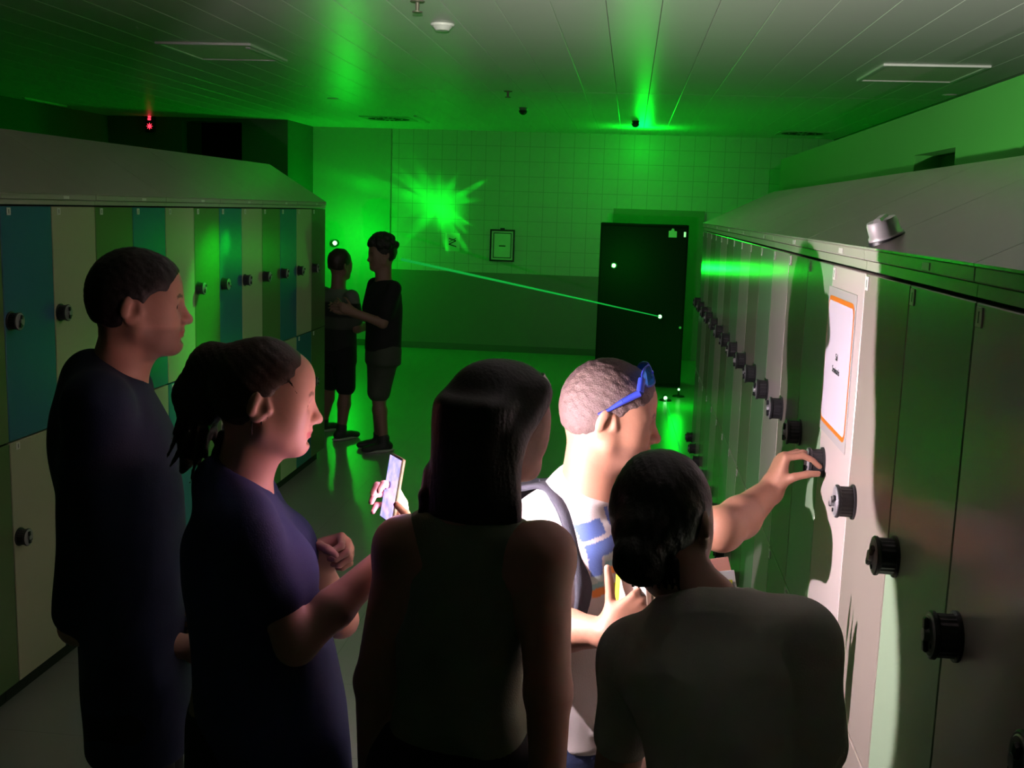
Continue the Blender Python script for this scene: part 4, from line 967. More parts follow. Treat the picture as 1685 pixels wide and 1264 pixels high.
# ---- papers in his right hand
def paper(name, pts, thick, m_, label, marks=()):
    """pts: four world corners"""
    a, b, c_, d = [Vector(p) for p in pts]; n = (b-a).cross(d-a).normalized()*thick
    cen = (a+b+c_+d)/4; r = MB()
    r.add([p-cen for p in (a, b, c_, d, a+n, b+n, c_+n, d+n)], [(0, 1, 2, 3), (7, 6, 5, 4), (0, 4, 5, 1), (1, 5, 6, 2), (2, 6, 7, 3), (3, 7, 4, 0)], 0)
    mats = [m_]
    for k, (u0, u1, v0, v1, mm) in enumerate(marks):
        def q(u, v): return (a+(b-a)*u+(d-a)*v)-cen-n*0.35
        def q2(u, v): return (a+(b-a)*u+(d-a)*v)-cen+n*1.35
        r.add([q(u0, v0), q(u1, v0), q(u1, v1), q(u0, v1)], [(0, 1, 2, 3)], k+1); r.add([q2(u0, v0), q2(u1, v0), q2(u1, v1), q2(u0, v1)], [(0, 1, 2, 3)], k+1); mats.append(mm)
    o = r.build(name, mats); o.location = cen; return tag(o, label, 'paper')
M_PAPER = mat('paper_white', (0.8, 0.8, 0.82), 0.6); M_YEL = mat('print_yellow', (0.7, 0.72, 0.04), 0.5); M_SALMON = mat('paper_salmon', (0.62, 0.3, 0.24), 0.6); M_GREYP = mat('print_grey', (0.4, 0.4, 0.38), 0.6); M_BRN = mat('folder_brown', (0.2, 0.12, 0.08), 0.6)
paper('brochure', [PY(1010, 1020, 2.2), PY(1070, 1030, 2.16), PY(1085, 935, 2.16), PY(1016, 920, 2.2)], 0.0015, M_PAPER, 'white and yellow brochure held upright in the man\'s lower hand', [(0.0, 0.12, 0, 1, M_YEL), (0.5, 0.62, 0.35, 0.9, M_GREYP)])
paper('folder', [PY(1068, 1030, 2.12), PY(1150, 1040, 2.1), PY(1150, 930, 2.1), PY(1060, 930, 2.12)], 0.004, mat('folder_beige', (0.4, 0.34, 0.26), 0.6), 'beige folder behind the neck of the stooping woman', [(0.02, 0.1, 0, 1, M_BRN)])
paper('leaflet', [PY(1130, 1010, 2.13), PY(1218, 1005, 2.13), PY(1208, 938, 2.13), PY(1130, 945, 2.13)], 0.0015, M_PAPER, 'white leaflet with yellow spot right of the stooping woman\'s neck', [(0.55, 0.85, 0.3, 0.8, M_YEL)])
paper('leaflet', [PY(1130, 960, 2.15), PY(1208, 958, 2.15), PY(1198, 916, 2.15), PY(1130, 925, 2.15)], 0.0015, M_SALMON, 'salmon pink leaflet sticking up behind the white one')

# ---- stooping woman in front right
def woman_front():
    Y = 1.76; h = Head(PY(1094, 862, Y), (0.42, 0.86, -0.34), roll=math.radians(-9), sc=0.93, female=True)
    root = person_root((h.c.x, 1.6, 0), 'stooping woman at the front right in a pale t-shirt, dark hair in a low bun')
    fb = Vector((0.12, 0.98, 0)).normalized(); l = Z.cross(fb)
    nb = PY(1160, 992, 1.69); pel = Vector((PY(1215, 1264, 1.62).x, 1.5, 0.88)); sR = PY(1312, 1055, 1.66); sL = PY(1046, 1082, 1.72)
    eR = PY(1338, 1290, 1.66); wR = eR+Vector((-0.06, 0.22, -0.06)); eL = PY(1008, 1310, 1.72); wL = eL+Vector((0.06, 0.22, -0.04))
    H_ = (nb-pel).length
    ops = neck_ops(h, nb, 0.048)+[LOFT(pel, nb-pel, l, torso_levels(H_, 0.108, 0.09, True), 0.03)]
    ops += [RC(sR, eR, 0.045, 0.037, 0.03), RC(eR, wR, 0.037, 0.025, 0.02), RC(sL, eL, 0.045, 0.037, 0.03), RC(eL, wL, 0.037, 0.025, 0.02)]
    h1, _, _ = hand(wR, wR-eR, Vector((0.9, 0, 0.3)), 1, ((15, 20, 15),)*4, sc=0.93); h2, _, _ = hand(wL, wL-eL, Vector((-0.9, 0, 0.3)), -1, ((15, 20, 15),)*4, sc=0.93)
    lo_, an = legs_ops(pel, l, fb, 0.075); ops += h1+h2+lo_
    build_body(root, h, ops, SK_F, [], hv=0.003)
    h.eyes(root); P = h.P
    hr = [h.el(-0.016, 0, 0.036, 0.108, 0.083, 0.095, 0.0), h.el(-0.05, 0, 0.0, 0.068, 0.072, 0.08, 0.03)]
    hr += [h.el(0.125, 0, -0.03, 0.085, 0.13, 0.11, 0.012, 's')]
    for y in (-1, 1): hr += [h.el(0.0, 0.09*y, -0.03, 0.024, 0.024, 0.038, 0.006, 's'), h.el(0.06, 0.09*y, -0.03, 0.06, 0.045, 0.085, 0.008, 's')]
    hr.append(RC(P(-0.09, 0, -0.03), PY(1052, 925, Y-0.11), 0.05, 0.035, 0.02))
    hr += [EL(PY(1046, 922, Y-0.12), (0.036, 0.036, 0.033), None, 0.012), EL(PY(1062, 938, Y-0.12), (0.03, 0.03, 0.024), None, 0.012), EL(PY(1034, 908, Y-0.12), (0.02, 0.024, 0.02), None, 0.01)]
    for k in range(7): a_ = PY(1024+k*9, 905+k*7, Y-0.12); hr.append(EL(a_, (0.012, 0.014, 0.01), None, 0.006))
    for k in range(8): a_ = P(-0.075, -0.05+0.012*k, -0.07); hr.append(RC(a_, a_+Vector((0.01, -0.004, -0.045)), 0.008, 0.002, 0.004))
    hr.append(DISP(lambda Q: (0.0004*np.sin(Q[..., 0]*350+Q[..., 2]*200+3*np.sin(Q[..., 2]*40))+0.0014*noise3(Q, 50, 5.0)).astype(np.float32)))
    sdf_obj('hair', hr, 0.0036, M_HAIR_BLACK, root)
    lvs = [(-0.05, 0, 0, 0.18, 0.13), (0.0, 0, 0, 0.165, 0.125), (H_*0.3, 0, 0, 0.104, 0.112), (H_*0.6, 0, 0, 0.112, 0.118), (H_*0.8, 0, 0, 0.145, 0.105), (H_*0.92, 0, 0, 0.115, 0.078), (H_*1.0, 0, 0, 0.066, 0.058)]
    slR = along(sR, eR, 0.7); slL = along(sL, eL, 0.55)
    sh = [LOFT(pel, nb-pel, l, lvs, 0.04, fold=0.002, fseed=4.5), RC(sR, slR, 0.058, 0.062, 0.03), RC(sL, slL, 0.052, 0.05, 0.012), RC(nb-Z*0.02, sR, 0.048, 0.052, 0.06), RC(nb-Z*0.02, sL, 0.046, 0.05, 0.06)]
    for k in range(4):
        a_ = along(nb, sR, 0.3+0.15*k)-fb*0.05-Z*0.02; b_ = a_+Vector((0.03, -0.015, -0.13)); sh.append(RC(a_, b_, 0.008, 0.012, 0.02))
    sh += [folds(0.0025, 11.0, 26), EL(nb+fb*0.03+Z*0.045, (0.07, 0.062, 0.05), None, 0.008, 's')]
    sdf_obj('t_shirt', sh, 0.006, M_TGREY, root)
    tr = [LOFT(pel, Z, l, [(-0.2, 0, 0, 0.17, 0.13), (0.0, 0, 0, 0.165, 0.12), (0.05, 0, 0, 0.145, 0.1)], 0.03)]
    for s_, a_ in zip((-1, 1), an):
        hip = pel+l*(0.085*s_)-Z*0.06; kn = along(hip, a_, 0.48)+fb*0.02; tr += [RC(hip, kn, 0.092, 0.068, 0.04), RC(kn, a_+Z*0.02, 0.066, 0.05, 0.02)]
    sdf_obj('trousers', tr, 0.01, M_BLK, root)
    for a_ in an: shoe('shoe', a_, fb, root, M_SHOE, M_SOLE)
woman_front()

# ---- the two people standing at the back
def back_person(px, headpy, footpy, Y, fb, label, hairm, curly, top_m, bot_m, arms, stripe=None, sc=1.0, legs=None, short=True):
    h = Head(PY(px, headpy, Y), fb+Vector((0, 0, -0.05)), sc=sc)
    root = person_root(h.c, label); l = Z.cross(fb)
    zc = h.c.z; nb = Vector((h.c.x-fb.x*0.03, h.c.y-fb.y*0.03, zc-0.19)); pel = Vector((nb.x, nb.y, zc*0.54)); H_ = (nb-pel).length
    sR = nb-l*0.18-Z*0.06; sL = nb+l*0.18-Z*0.06
    (eR, wR), (eL, wL) = arms(nb, sR, sL, fb, l)
    ops = neck_ops(h, nb, 0.055)+[LOFT(pel, nb-pel, l, torso_levels(H_, 0.16, 0.11), 0.03)]
    ops += [RC(sR, eR, 0.05, 0.04, 0.03), RC(eR, wR, 0.04, 0.028, 0.02), RC(sL, eL, 0.05, 0.04, 0.03), RC(eL, wL, 0.04, 0.028, 0.02)]
    an = []; kns = []
    for s_, (dx, dy) in zip((-1, 1), legs):
        hip = pel+l*(0.085*s_)-Z*0.03; a_ = Vector((pel.x+dx, pel.y+dy, 0.09)); kn = along(hip, a_, 0.5)+fb*0.03
        ops += [RC(hip, kn, 0.08, 0.056, 0.03), RC(kn, along(kn, a_, 0.35), 0.05, 0.056, 0.02), RC(along(kn, a_, 0.35), a_, 0.056, 0.036, 0.02)]; an.append(a_); kns.append((hip, kn))
    ops += hand(wR, wR-eR, -l, 1, ((25, 30, 20),)*4)[0]+hand(wL, wL-eL, l, -1, ((25, 30, 20),)*4)[0]
    lo, hi = bounds(h.ops()+ops); c_ = np.array(h.c, np.float32)
    multi_obj('body', h.ops()+ops, [(c_-0.14, c_+0.14, 0.006), (lo, hi, 0.012)], M_SKIN_A, root, lambda V: h.tint(V, SK_D))
    hr = [h.el(-0.02, 0, 0.05, 0.11, 0.088, 0.1, 0.0), h.el(-0.05, 0, 0.0, 0.07, 0.074, 0.08, 0.03), h.el(0.125, 0, -0.04, 0.085, 0.13, 0.11, 0.012, 's'), HS(h.P(0, 0, -0.065), -h.u-h.f*0.3, 0.01)]
    if curly:
        for k in range(60):
            a_ = random.uniform(0, 6.28); b_ = random.uniform(0.1, 1.5); q = h.P(-0.02+0.105*math.cos(a_)*math.cos(b_), 0.09*math.sin(a_)*math.cos(b_), 0.06+0.1*math.sin(b_)); hr.insert(2, EL(q, (0.026,)*3, None, 0.008))
    hr.append(DISP(lambda Q: (0.003*noise3(Q, 70, 8.0)).astype(np.float32)))
    sdf_obj('hair', hr, 0.006, hairm, root)
    lvs = [(-0.04, 0, 0.0, 0.18, 0.13), (H_*0.3, 0, 0, 0.175, 0.125), (H_*0.6, 0, 0, 0.185, 0.135), (H_*0.8, 0, 0, 0.185, 0.12), (H_*0.92, 0, 0, 0.135, 0.085), (H_*1.0, 0, 0, 0.08, 0.065)]
    sh = [LOFT(pel, nb-pel, l, lvs, 0.04, fold=0.003), RC(sR, along(sR, eR, 0.7), 0.064, 0.066, 0.03), RC(sL, along(sL, eL, 0.7), 0.064, 0.066, 0.03)]
    colf = None
    if stripe:
        z0, z1 = stripe
        def colf(V):
            C = np.tile(np.array((0.02, 0.022, 0.02), np.float32), (len(V), 1)); C[(V[:, 2] > z0) & (V[:, 2] < z1)] = (0.16, 0.17, 0.15); C[(V[:, 2] > z0-0.22) & (V[:, 2] < z0-0.12)] = (0.07, 0.075, 0.06); return C
    sdf_obj('t_shirt', sh, 0.01, top_m, root, colf)
    tr = [LOFT(pel, Z, l, [(-0.14, 0, 0, 0.172, 0.13), (0.0, 0, 0, 0.17, 0.125), (0.05, 0, 0, 0.16, 0.115)], 0.03)]
    for (hip, kn) in kns: tr.append(RC(hip, kn+Z*0.03, 0.1, 0.085, 0.03))
    sdf_obj('shorts', tr, 0.012, bot_m, root)
    for a_ in an: shoe('shoe', a_, fb, root, M_SHOE, M_SOLE)
    return h
back_person(627, 420, 755, 8.5, Vector((-0.75, -0.55, 0)).normalized(), 'curly-haired person in a dark t-shirt and shorts standing at the back', M_HAIR_BLACK, True, M_BLK, M_SHORTS,
    lambda nb, sR, sL, f, l: ((sR-Z*0.26+f*0.06, sR-Z*0.2+f*0.27), (sL-Z*0.27+f*0.08-l*0.02, sL-Z*0.18+f*0.3-l*0.1)), legs=((0.02, -0.02), (-0.06, 0.14)))
back_person(561, 437, 735, 8.95, Vector((0.6, 0.8, 0)).normalized(), 'shorter person in a striped t-shirt standing close to the curly-haired one', M_HAIR_BROWN, False, mat('cloth_striped', (0.02, 0.022, 0.02), 0.9, attr='tint'), M_BLK,
    lambda nb, sR, sL, f, l: ((sR-Z*0.26+f*0.06, sR-Z*0.24+f*0.27), (sL-Z*0.26+f*0.08, sL-Z*0.22+f*0.28)), stripe=(1.16, 1.27), sc=0.95, legs=((0.06, -0.08), (-0.18, 0.22)))
# ---------------------------------------------------------------- things of the room
# notice on the locker door
def notice():
    y0 = PX(1374, 600, XR).y; y1 = PX(1403, 640, XR).y
    ya = PX(1366, 490, XR).y; yb = PX(1408, 505, XR).y; z1 = PX(1388, 493, XR).z; z0 = PX(1375, 716, XR).z
    ya, yb = max(ya, yb), min(ya, yb)
    w_ = ya-yb; hgt = z1-z0; cy, cz = (ya+yb)/2, (z0+z1)/2
    r = empty('door_notice', (XR, cy, cz)); x = -0.0006
    W2, H2 = w_/2, hgt/2
    MB().box((-0.0012, -W2-0.012, -H2-0.02), (-0.0003, W2+0.012, H2+0.02)).build('pocket', mat('clear_pocket', (0.6, 0.55, 0.56), 0.2), r)
    def rr(a, b, rad, n=6):
        p = []
        for cx_, cy_, s0 in ((a-rad, b-rad, 0), (-a+rad, b-rad, 1), (-a+rad, -b+rad, 2), (a-rad, -b+rad, 3)):
            for i in range(n+1): an = math.pi/2*(s0+i/n); p.append((cx_+rad*math.cos(an), cy_+rad*math.sin(an)))
        return p
    MB().prism(rr(W2, H2, 0.025), lambda p, s_: (-0.0012-0.0006*s_, p[0], p[1])).build('border', mat('border_orange', (0.75, 0.2, 0.02), 0.5), r)
    MB().prism(rr(W2-0.006, H2-0.011, 0.018), lambda p, s_: (-0.0018-0.0005*s_, p[0], p[1])).build('sheet', mat('notice_paper', (0.7, 0.64, 0.74), 0.5), r)
    # text reads from the aisle: left-to-right runs towards -y
    def TM(z_): return Matrix(((0, 0, -1, -0.0025), (-1, 0, 0, 0), (0, 1, 0, z_), (0, 0, 0, 1)))
    text_obj('Sal', 0.022, TM(0.018), M_BLACK, r, 'lettering'); text_obj('Seminaris', 0.022, TM(-0.012), M_BLACK, r, 'lettering')
    tag(r, 'white paper notice with orange border on the lit locker door', 'notice')
notice()
# chrome lock lying on the sloping top
def loose_knob():
    # intersection of the view ray with the sloping top of the right row
    z0 = CAM_Z-0.289*WC+FAS; d = ray(1462, 400); sl = H_R['rise']/DEP
    t = (z0-CP.z-sl*(XR-0))/(d.z-sl*d.x) if True else 0
    p = CP+d*t
    nrm = Vector((-sl, 0, 1)).normalized()
    k = MB(); n = 40; prof = [(0.0, 0.026), (0.004, 0.034), (0.009, 0.034), (0.013, 0.031), (0.034, 0.030), (0.04, 0.028)]
    ax = Vector((-0.25, -0.1, 1)).normalized(); ax = (nrm*0.95+Vector((0.05, -0.06, 0.05))).normalized(); u = ax.cross(Vector((0, 1, 0))).normalized(); v = ax.cross(u)
    vs = [ax*a+(u*math.cos(2*math.pi*j/n)+v*math.sin(2*math.pi*j/n))*r_ for a, r_ in prof for j in range(n)]
    k.add(vs, [(i*n+j, i*n+(j+1) % n, (i+1)*n+(j+1) % n, (i+1)*n+j) for i in range(len(prof)-1) for j in range(n)], 0, True); k.add(vs[-n:], [tuple(range(n))], 0); k.add(vs[:n], [tuple(range(n))[::-1]], 0)
    r = empty('chrome_lock', p+nrm*0.009)
    o = k.build('lock_body', M_CHROME, r)
    g = MB(); a0 = ax*0.038; w1 = (u*0.5+v*0.86).normalized(); w2 = ax.cross(w1)
    pts = [a0+w1*0.027+w2*0.009, a0+w1*0.027-w2*0.009, a0-w1*0.027-w2*0.009, a0-w1*0.027+w2*0.009]; top_ = [a0+ax*0.008+w1*0.02+w2*0.006, a0+ax*0.008+w1*0.02-w2*0.006, a0+ax*0.008-w1*0.02-w2*0.006, a0+ax*0.008-w1*0.02+w2*0.006]
    g.add(pts+top_, [(0, 1, 2, 3), (7, 6, 5, 4), (0, 4, 5, 1), (1, 5, 6, 2), (2, 6, 7, 3), (3, 7, 4, 0)]); g.build('grip', M_CHROME, r)
    MB().cyl(-ax*0.003, ax*0.004, 0.036, 0.036, 40).build('base_ring', M_BLACK, r)
    tag(r, 'shiny chrome lock lying on the sloping top of the right lockers', 'lock')
loose_knob()
# ---- ceiling fittings
def panel(pxs, label, lit=None, name='ceiling_panel'):
    P_ = [PZ(x_, y_, CEIL) for x_, y_ in pxs]; x0 = min(p.x for p in P_); x1 = max(p.x for p in P_); y0 = min(p.y for p in P_); y1 = max(p.y for p in P_)
    r = empty(name, ((x0+x1)/2, (y0+y1)/2, CEIL)); a, b = (x1-x0)/2, (y1-y0)/2
    f = MB()
    for q in (((-a, -b), (a, -b+0.03)), ((-a, b-0.03), (a, b)), ((-a, -b+0.03), (-a+0.03, b-0.03)), ((a-0.03, -b+0.03), (a, b-0.03))): f.box((*q[0], -0.014), (*q[1], 0.004), 0, 0.002)
    f.build('frame', mat('panel_frame', (0.9, 0.88, 0.85), 0.4), r)
    MB().box((-a+0.03, -b+0.03, -0.006), (a-0.03, b-0.03, 0.0)).build('diffuser', mat('panel_diffuser', (0.9, 0.85, 0.75), 0.6), r)
    return tag(r, label, 'light panel', 'unlit ceiling panels')
panel([(1452, 106), (1632, 108), (1567, 134), (1426, 130)], 'unlit square ceiling panel above the right lockers')
panel([(330, 70), (420, 75), (463, 98), (330, 96)], 'unlit dim ceiling panel above the left lockers')
def vent(px, py, rad, label):
    c_ = PZ(px, py, CEIL); r = empty('ceiling_vent', c_)
    MB().box((-0.3, -0.3, -0.008), (0.3, 0.3, 0.003), 0, 0.002).build('plate', mat('vent_plate', (0.55, 0.54, 0.5), 0.4), r)
    s_ = MB()
    for k in range(24):
        a_ = 2*math.pi*k/24
        for r0, r1 in ((0.08, 0.15), (0.17, 0.25)):
            d = Vector((math.cos(a_), math.sin(a_), 0)); e = Vector((-d.y, d.x, 0))*0.4
            p = [d*r0-e*0.02, d*r0+e*0.02+e*0.03, d*r1+e*0.08, d*r1-e*0.02]
            s_.prism([(q.x, q.y) for q in p], lambda q, s: (q[0], q[1], -0.0085-0.001*s))
    s_.build('slots', M_GAP, r)
    MB().cyl((0, 0, -0.014), (0, 0, -0.008), 0.03, 0.04, 20).build('hub', mat('vent_plate', (0.55, 0.54, 0.5), 0.4), r)
    return tag(r, label, 'vent', 'swirl vents in the ceiling')
vent(640, 195, 0.25, 'square swirl vent in the ceiling left of centre'); vent(1320, 219, 0.25, 'square swirl vent in the ceiling above the right lockers')
def sprinkler(px, py, label):
    c_ = PZ(px, py, CEIL); r = empty('sprinkler', c_); m_ = mat('sprinkler_metal', (0.2, 0.18, 0.14), 0.5, metal=0.5)
    MB().cyl((0, 0, -0.006), (0, 0, 0.002), 0.035, 0.04, 20).build('rosette', m_, r)
    MB().cyl((0, 0, -0.05), (0, 0, -0.006), 0.009, 0.011, 12).cyl((0, 0, -0.056), (0, 0, -0.05), 0.026, 0.026, 16).build('nozzle', m_, r)
    return tag(r, label, 'sprinkler', 'ceiling sprinklers')
sprinkler(836, 150, 'small dark sprinkler in the middle of the ceiling'); sprinkler(687, 2, 'sprinkler at the top edge of the picture')
def detector(px, py, label, rad=0.05):
    c_ = PZ(px, py, CEIL); r = empty('smoke_detector', c_)
    MB().cyl((0, 0, -0.012), (0, 0, 0.001), rad*0.95, rad, 24, smooth=True).build('base', M_PLATE, r); MB().cyl((0, 0, -0.035), (0, 0, -0.012), rad*0.55, rad*0.85, 24).build('sensor', M_PLATE, r)
    return tag(r, label, 'detector', 'round ceiling detectors')
detector(728, 40, 'round detector right of the sprinkler near the top edge', 0.07)
def camera_fit(px, py, label, dark):
    c_ = PZ(px, py, CEIL); r = empty('ceiling_camera', c_); m_ = M_BLACK if dark else mat('cam_grey', (0.25, 0.25, 0.24), 0.4)
    MB().cyl((0, 0, -0.03), (0, 0, 0.001), 0.035, 0.045, 20).build('mount', m_, r)
    k = MB(); n = 20
    vs = [(0.045*math.cos(6.2832*j/n)*math.cos(1.5708*i/6), 0.045*math.sin(6.2832*j/n)*math.cos(1.5708*i/6), -0.03-0.045*math.sin(1.5708*i/6)) for i in range(7) for j in range(n)]
    k.add(vs, [(i*n+j, i*n+(j+1) % n, (i+1)*n+(j+1) % n, (i+1)*n+j) for i in range(6) for j in range(n)], 0, True); k.build('dome', M_BLACK, r)
    return tag(r, label, 'camera')
camera_fit(1046, 199, 'small black dome camera in the green glare by the back wall', True)
camera_fit(861, 177, 'small grey dome camera left of the ceiling glare', False)
def downlight(px, py, label):
    c_ = PZ(px, py, CEIL); r = empty('downlight', c_)
    MB().cyl((0, 0, -0.006), (0, 0, 0.001), 0.055, 0.06, 24).build('trim_ring', M_PLATE, r); MB().cyl((0, 0, -0.008), (0, 0, -0.006), 0.04, 0.04, 24).build('lens', mat('panel_diffuser', (0.6, 0.6, 0.6), 0.5), r)
    return tag(r, label, 'downlight', 'unlit downlights')
for px_, py_, lb in ((1563, 156, 'nearest downlight of the line above the right partition'), (1430, 205, 'middle downlight of the line above the right partition'), (1349, 226, 'farthest downlight of the line above the right partition'), (548, 162, 'dark downlight in the ceiling right of the left wall block')): downlight(px_, py_, lb)
# lamp strips catching light in the left part of the ceiling
def strip(a, b, label):
    p, q = PZ(*a, CEIL), PZ(*b, CEIL); c_ = (p+q)/2; d = (q-p); L_ = d.length/2; r = empty('ceiling_strip', c_, math.atan2(d.y, d.x))
    MB().box((-L_, -0.018, -0.016), (L_, 0.018, 0.002), 0, 0.003).build('rail', M_PLATE, r); MB().box((-L_+0.02, -0.01, -0.018), (L_-0.02, 0.01, -0.016)).build('cover', M_CHROME, r)
    return tag(r, label, 'ceiling strip', 'thin metal strips on the ceiling')
strip((408, 76), (465, 99), 'pale thin strip beside the dim left ceiling panel'); strip((38, 160), (108, 174), 'pale thin strip at the far left of the ceiling'); strip((683, 190), (705, 201), 'short bright strip by the left swirl vent')
# ---- red display hanging at the left
def red_display():
    c_ = PY(247, 198, YB-0.03); r = empty('led_display', c_)
    MB().box((-0.06, -0.02, -0.15), (0.06, 0.03, 0.16), 0, 0.004).build('housing', M_BLACK, r)
    m_ = mat('led_red', (0.3, 0.0, 0.02), 0.3, emit=(1.0, 0.03, 0.06), estr=3)
    d = MB()
    for k in range(4): d.box((-0.022+k*0.003, -0.0225, 0.0+k*0.034), (0.018+k*0.003, -0.02, 0.026+k*0.034), 0)
    d.build('upper_segments', m_, r)
    s_ = MB()
    for k in range(4):
        a_ = math.pi*k/4; dx, dz = math.cos(a_)*0.045, math.sin(a_)*0.045; ex, ez = -dz*0.22, dx*0.22
        s_.prism([(dx, dz), (ex, ez), (-dx, -dz), (-ex, -ez)], lambda p, s: (p[0], -0.0225+0.0025*s, p[1]-0.075))
    s_.build('lower_star', m_, r)
    tag(r, 'small wall display glowing red above the left lockers', 'display')
red_display()
# ---- framed notice and paper on the back wall
def wall_frame():
    a = PY(807, 377, WY); b = PY(846, 431, WY); w2 = (b.x-a.x)/2; h2 = (a.z-b.z)/2; r = empty('picture_frame', ((a.x+b.x)/2, WY, (a.z+b.z)/2))
    f = MB(); t = 0.022
    for q in (((-w2, -h2), (w2, -h2+t)), ((-w2, h2-t), (w2, h2)), ((-w2, -h2+t), (-w2+t, h2-t)), ((w2-t, -h2+t), (w2, h2-t))): f.box((q[0][0], -0.03, q[0][1]), (q[1][0], 0, q[1][1]), 0, 0.003)
    f.build('frame', M_BLACK, r)
    MB().box((-w2+t, -0.012, -h2+t), (w2-t, -0.002, h2-t)).build('mount_board', M_PLATE, r)
    f = MB(); t2 = 0.045
    for q in (((-w2+t2, -h2+t2), (w2-t2, -h2+t2+0.012)), ((-w2+t2, h2-t2-0.012), (w2-t2, h2-t2)), ((-w2+t2, -h2+t2), (-w2+t2+0.012, h2-t2)), ((w2-t2-0.012, -h2+t2), (w2-t2, h2-t2))): f.box((q[0][0], -0.0135, q[0][1]), (q[1][0], -0.012, q[1][1]), 0)
    f.box((-0.045, -0.0135, -0.015), (0.045, -0.012, 0.002)); f.build('print', mat('print_dark', (0.05, 0.06, 0.05), 0.6), r)
    MB().box((-0.03, -0.035, h2-0.005), (0.03, -0.0, h2+0.02), 0, 0.003).build('hanger_clip', M_BLACK, r)
    tag(r, 'black framed notice on the tiled back wall', 'frame')
    a = PY(733, 383, WY); b = PY(756, 414, WY); w2 = (b.x-a.x)/2; h2 = (a.z-b.z)/2; r = empty('paper_sign', ((a.x+b.x)/2, WY, (a.z+b.z)/2))
    MB().box((-w2, -0.003, -h2), (w2, 0, h2)).build('sheet', M_PLATE, r)
    z_ = MB(); z_.tube([(-0.05, -0.004, 0.05), (0.05, -0.004, 0.02), (-0.05, -0.004, -0.03), (0.055, -0.004, -0.06)], 0.007, 6); z_.tube([(-0.05, -0.004, 0.0), (0.05, -0.004, 0.055)], 0.005, 6); z_.build('drawing', M_BLACK, r)
    tag(r, 'plain paper sheet with a dark zigzag mark, left of the black framed notice', 'sign')
wall_frame()
# ---- tall black panel in front of the doorway
PYY = 12.5
def black_panel():
    a = PY(989, 366, PYY); b = PY(1134, 371, PYY); w2 = (b.x-a.x)/2; r = empty('black_cabinet', ((a.x+b.x)/2, PYY, 0)); H_ = (a.z+b.z)/2
    MB().box((-w2, 0, 0.02), (w2, 0.5, H_), 0, 0.006).build('housing', mat('panel_black', (0.006, 0.006, 0.006), 0.6, spec=0.15), r)
    MB().box((-w2+0.02, 0.02, 0), (w2-0.02, 0.48, 0.02)).build('plinth', M_GAP, r)
    MB().box((-w2+0.015, -0.012, 0.05), (w2-0.015, 0.0, H_-0.03), 0, 0.003).build('front_panel', mat('panel_black', (0.006, 0.006, 0.006), 0.6, spec=0.15), r)
    c_ = PY(1107, 384, PYY)-Vector(r.location)
    k = MB().prism([(-0.045, -0.045), (0.045, -0.045), (0.045, 0.02), (0.03, 0.028), (0.02, 0.02), (0.012, 0.05), (-0.008, 0.055), (-0.02, 0.03), (-0.045, 0.025)], lambda p, s: (c_.x+p[0], -0.0125-0.001*s, c_.z+p[1]-0.0)); k.build('sticker', M_PLATE, r)['label'] = 'white hand-shaped sticker'
    c2 = PY(1127, 386, PYY)-Vector(r.location)
    MB().box((c2.x-0.012, -0.0145, c2.z-0.028), (c2.x+0.012, -0.012, c2.z+0.028), 0, 0.001).build('indicator', mat('indicator_green', (0.2, 0.5, 0.2), 0.4, emit=(0.4, 1.0, 0.4), estr=0.9), r)
    c3 = PY(1119, 539, PYY)-Vector(r.location); MB().cyl((c3.x, -0.02, c3.z), (c3.x, -0.012, c3.z), 0.014, n=14).build('keyhole', M_CHROME, r)
    tag(r, 'tall matt black cabinet beside the end of the right lockers', 'cabinet')
black_panel()
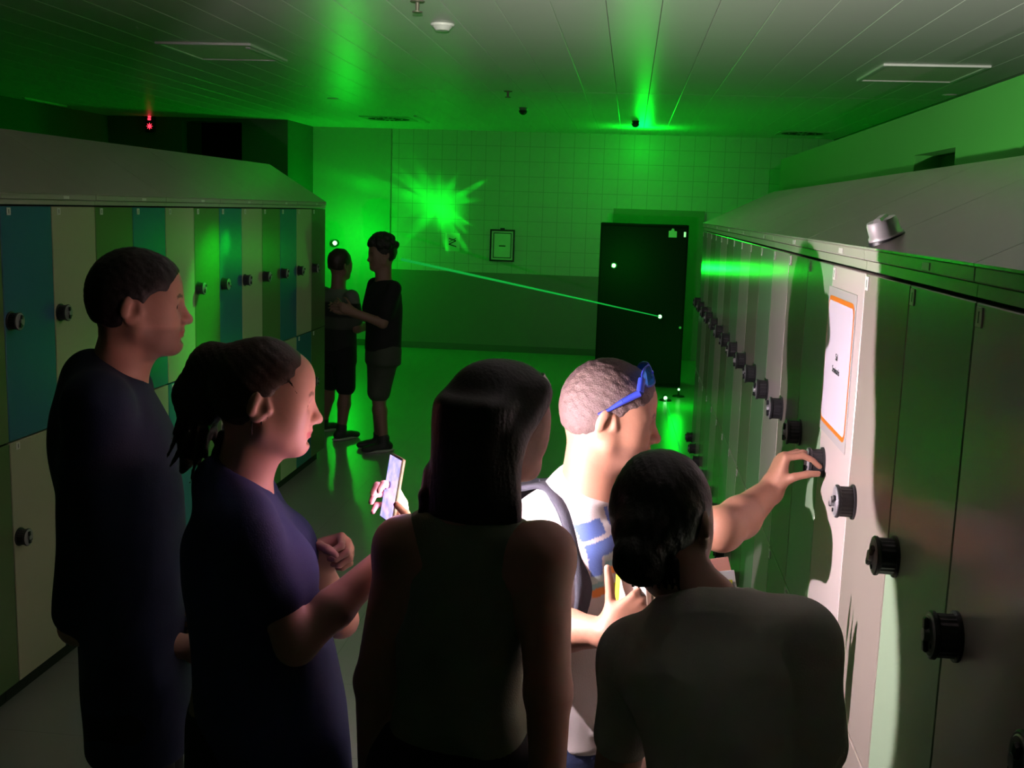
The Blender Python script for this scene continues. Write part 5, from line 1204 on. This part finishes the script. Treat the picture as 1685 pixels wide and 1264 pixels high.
# ---- laser pointers, laser hits built as glowing pointers, and beams
M_BEAM = mat('beam_green', (0, 0, 0), 0.5, emit=(0.02, 1.0, 0.12), estr=0.36)  # laser light in the haze, given to plain cylinders as emission
M_GLOW = mat('laser_aperture', (0, 0.2, 0), 0.3, emit=(0.35, 1.0, 0.4), estr=9.0)
def projector(px, py, Y, label, size=0.03, facing=(0, -1, 0), body=True):
    c_ = PY(px, py, Y); r = empty('laser_pointer', c_); f = Vector(facing).normalized()
    MB().cyl(-f*0.05, f*0.0, size, size*0.95, 24).build('barrel', M_BLACK, r)
    MB().cyl(f*0.0, f*0.004, size*0.55, size*0.5, 20).build('aperture', M_GLOW, r)
    ring = MB(); pts = [f*0.003+Vector((math.cos(a_), 0, math.sin(a_)))*size*0.78 for a_ in [i*math.pi/8 for i in range(17)]]; ring.tube(pts, 0.003, 6); ring.build('rim', mat('rim_metal', (0.3, 0.35, 0.3), 0.3, metal=0.6), r)
    tag(r, label, 'laser'); return c_
q1 = projector(1086, 521, PYY-0.065, 'small laser fixed to the black cabinet, source of the long beam', 0.032)
q2 = projector(1010, 437, PYY-0.065, 'bright laser hit near the top left of the black cabinet', 0.036)
q3 = projector(1095, 655, 11.6, 'bright laser hit at the floor in front of the black cabinet, built as a glowing laser', 0.03)
q4 = projector(1117, 641, 11.9, 'smaller laser hit at the floor nearer to the right lockers, built as a glowing laser', 0.02)
q5 = projector(551, 400, WY-0.09, 'bright laser lamp on the back wall behind the two standing people', 0.05)
for q in (q3, q4):    # little stands added under the floor hits
    r = empty('laser_stand', (q.x, q.y+0.03, 0)); MB().cyl((0, 0, 0), (0, 0, 0.012), 0.07, 0.06, 20).build('foot', M_BLACK, r); MB().cyl((0, 0, 0.012), (0, 0, q.z-0.02), 0.008, n=10).build('post', M_BLACK, r)
    tag(r, 'thin black added stand under the %s floor laser hit' % ('brighter' if q is q3 else 'smaller'), 'stand')
def beam(a, b, ra, rb, label):
    c_ = (Vector(a)+Vector(b))/2; o = MB().cyl(Vector(a)-c_, Vector(b)-c_, ra, rb, 12).build('laser_beam', M_BEAM); o.location = c_; return tag(o, label, 'laser beam')
beam(q1+Vector((0, -0.01, 0)), PY(661, 427, 8.95), 0.006, 0.012, 'green laser beam from the black cabinet to the curly-haired person')
beam(q3+Vector((0, -0.01, 0)), PY(1126, 765, 7.8), 0.004, 0.004, 'thin green beam slanting down from the floor laser hit towards the lockers')
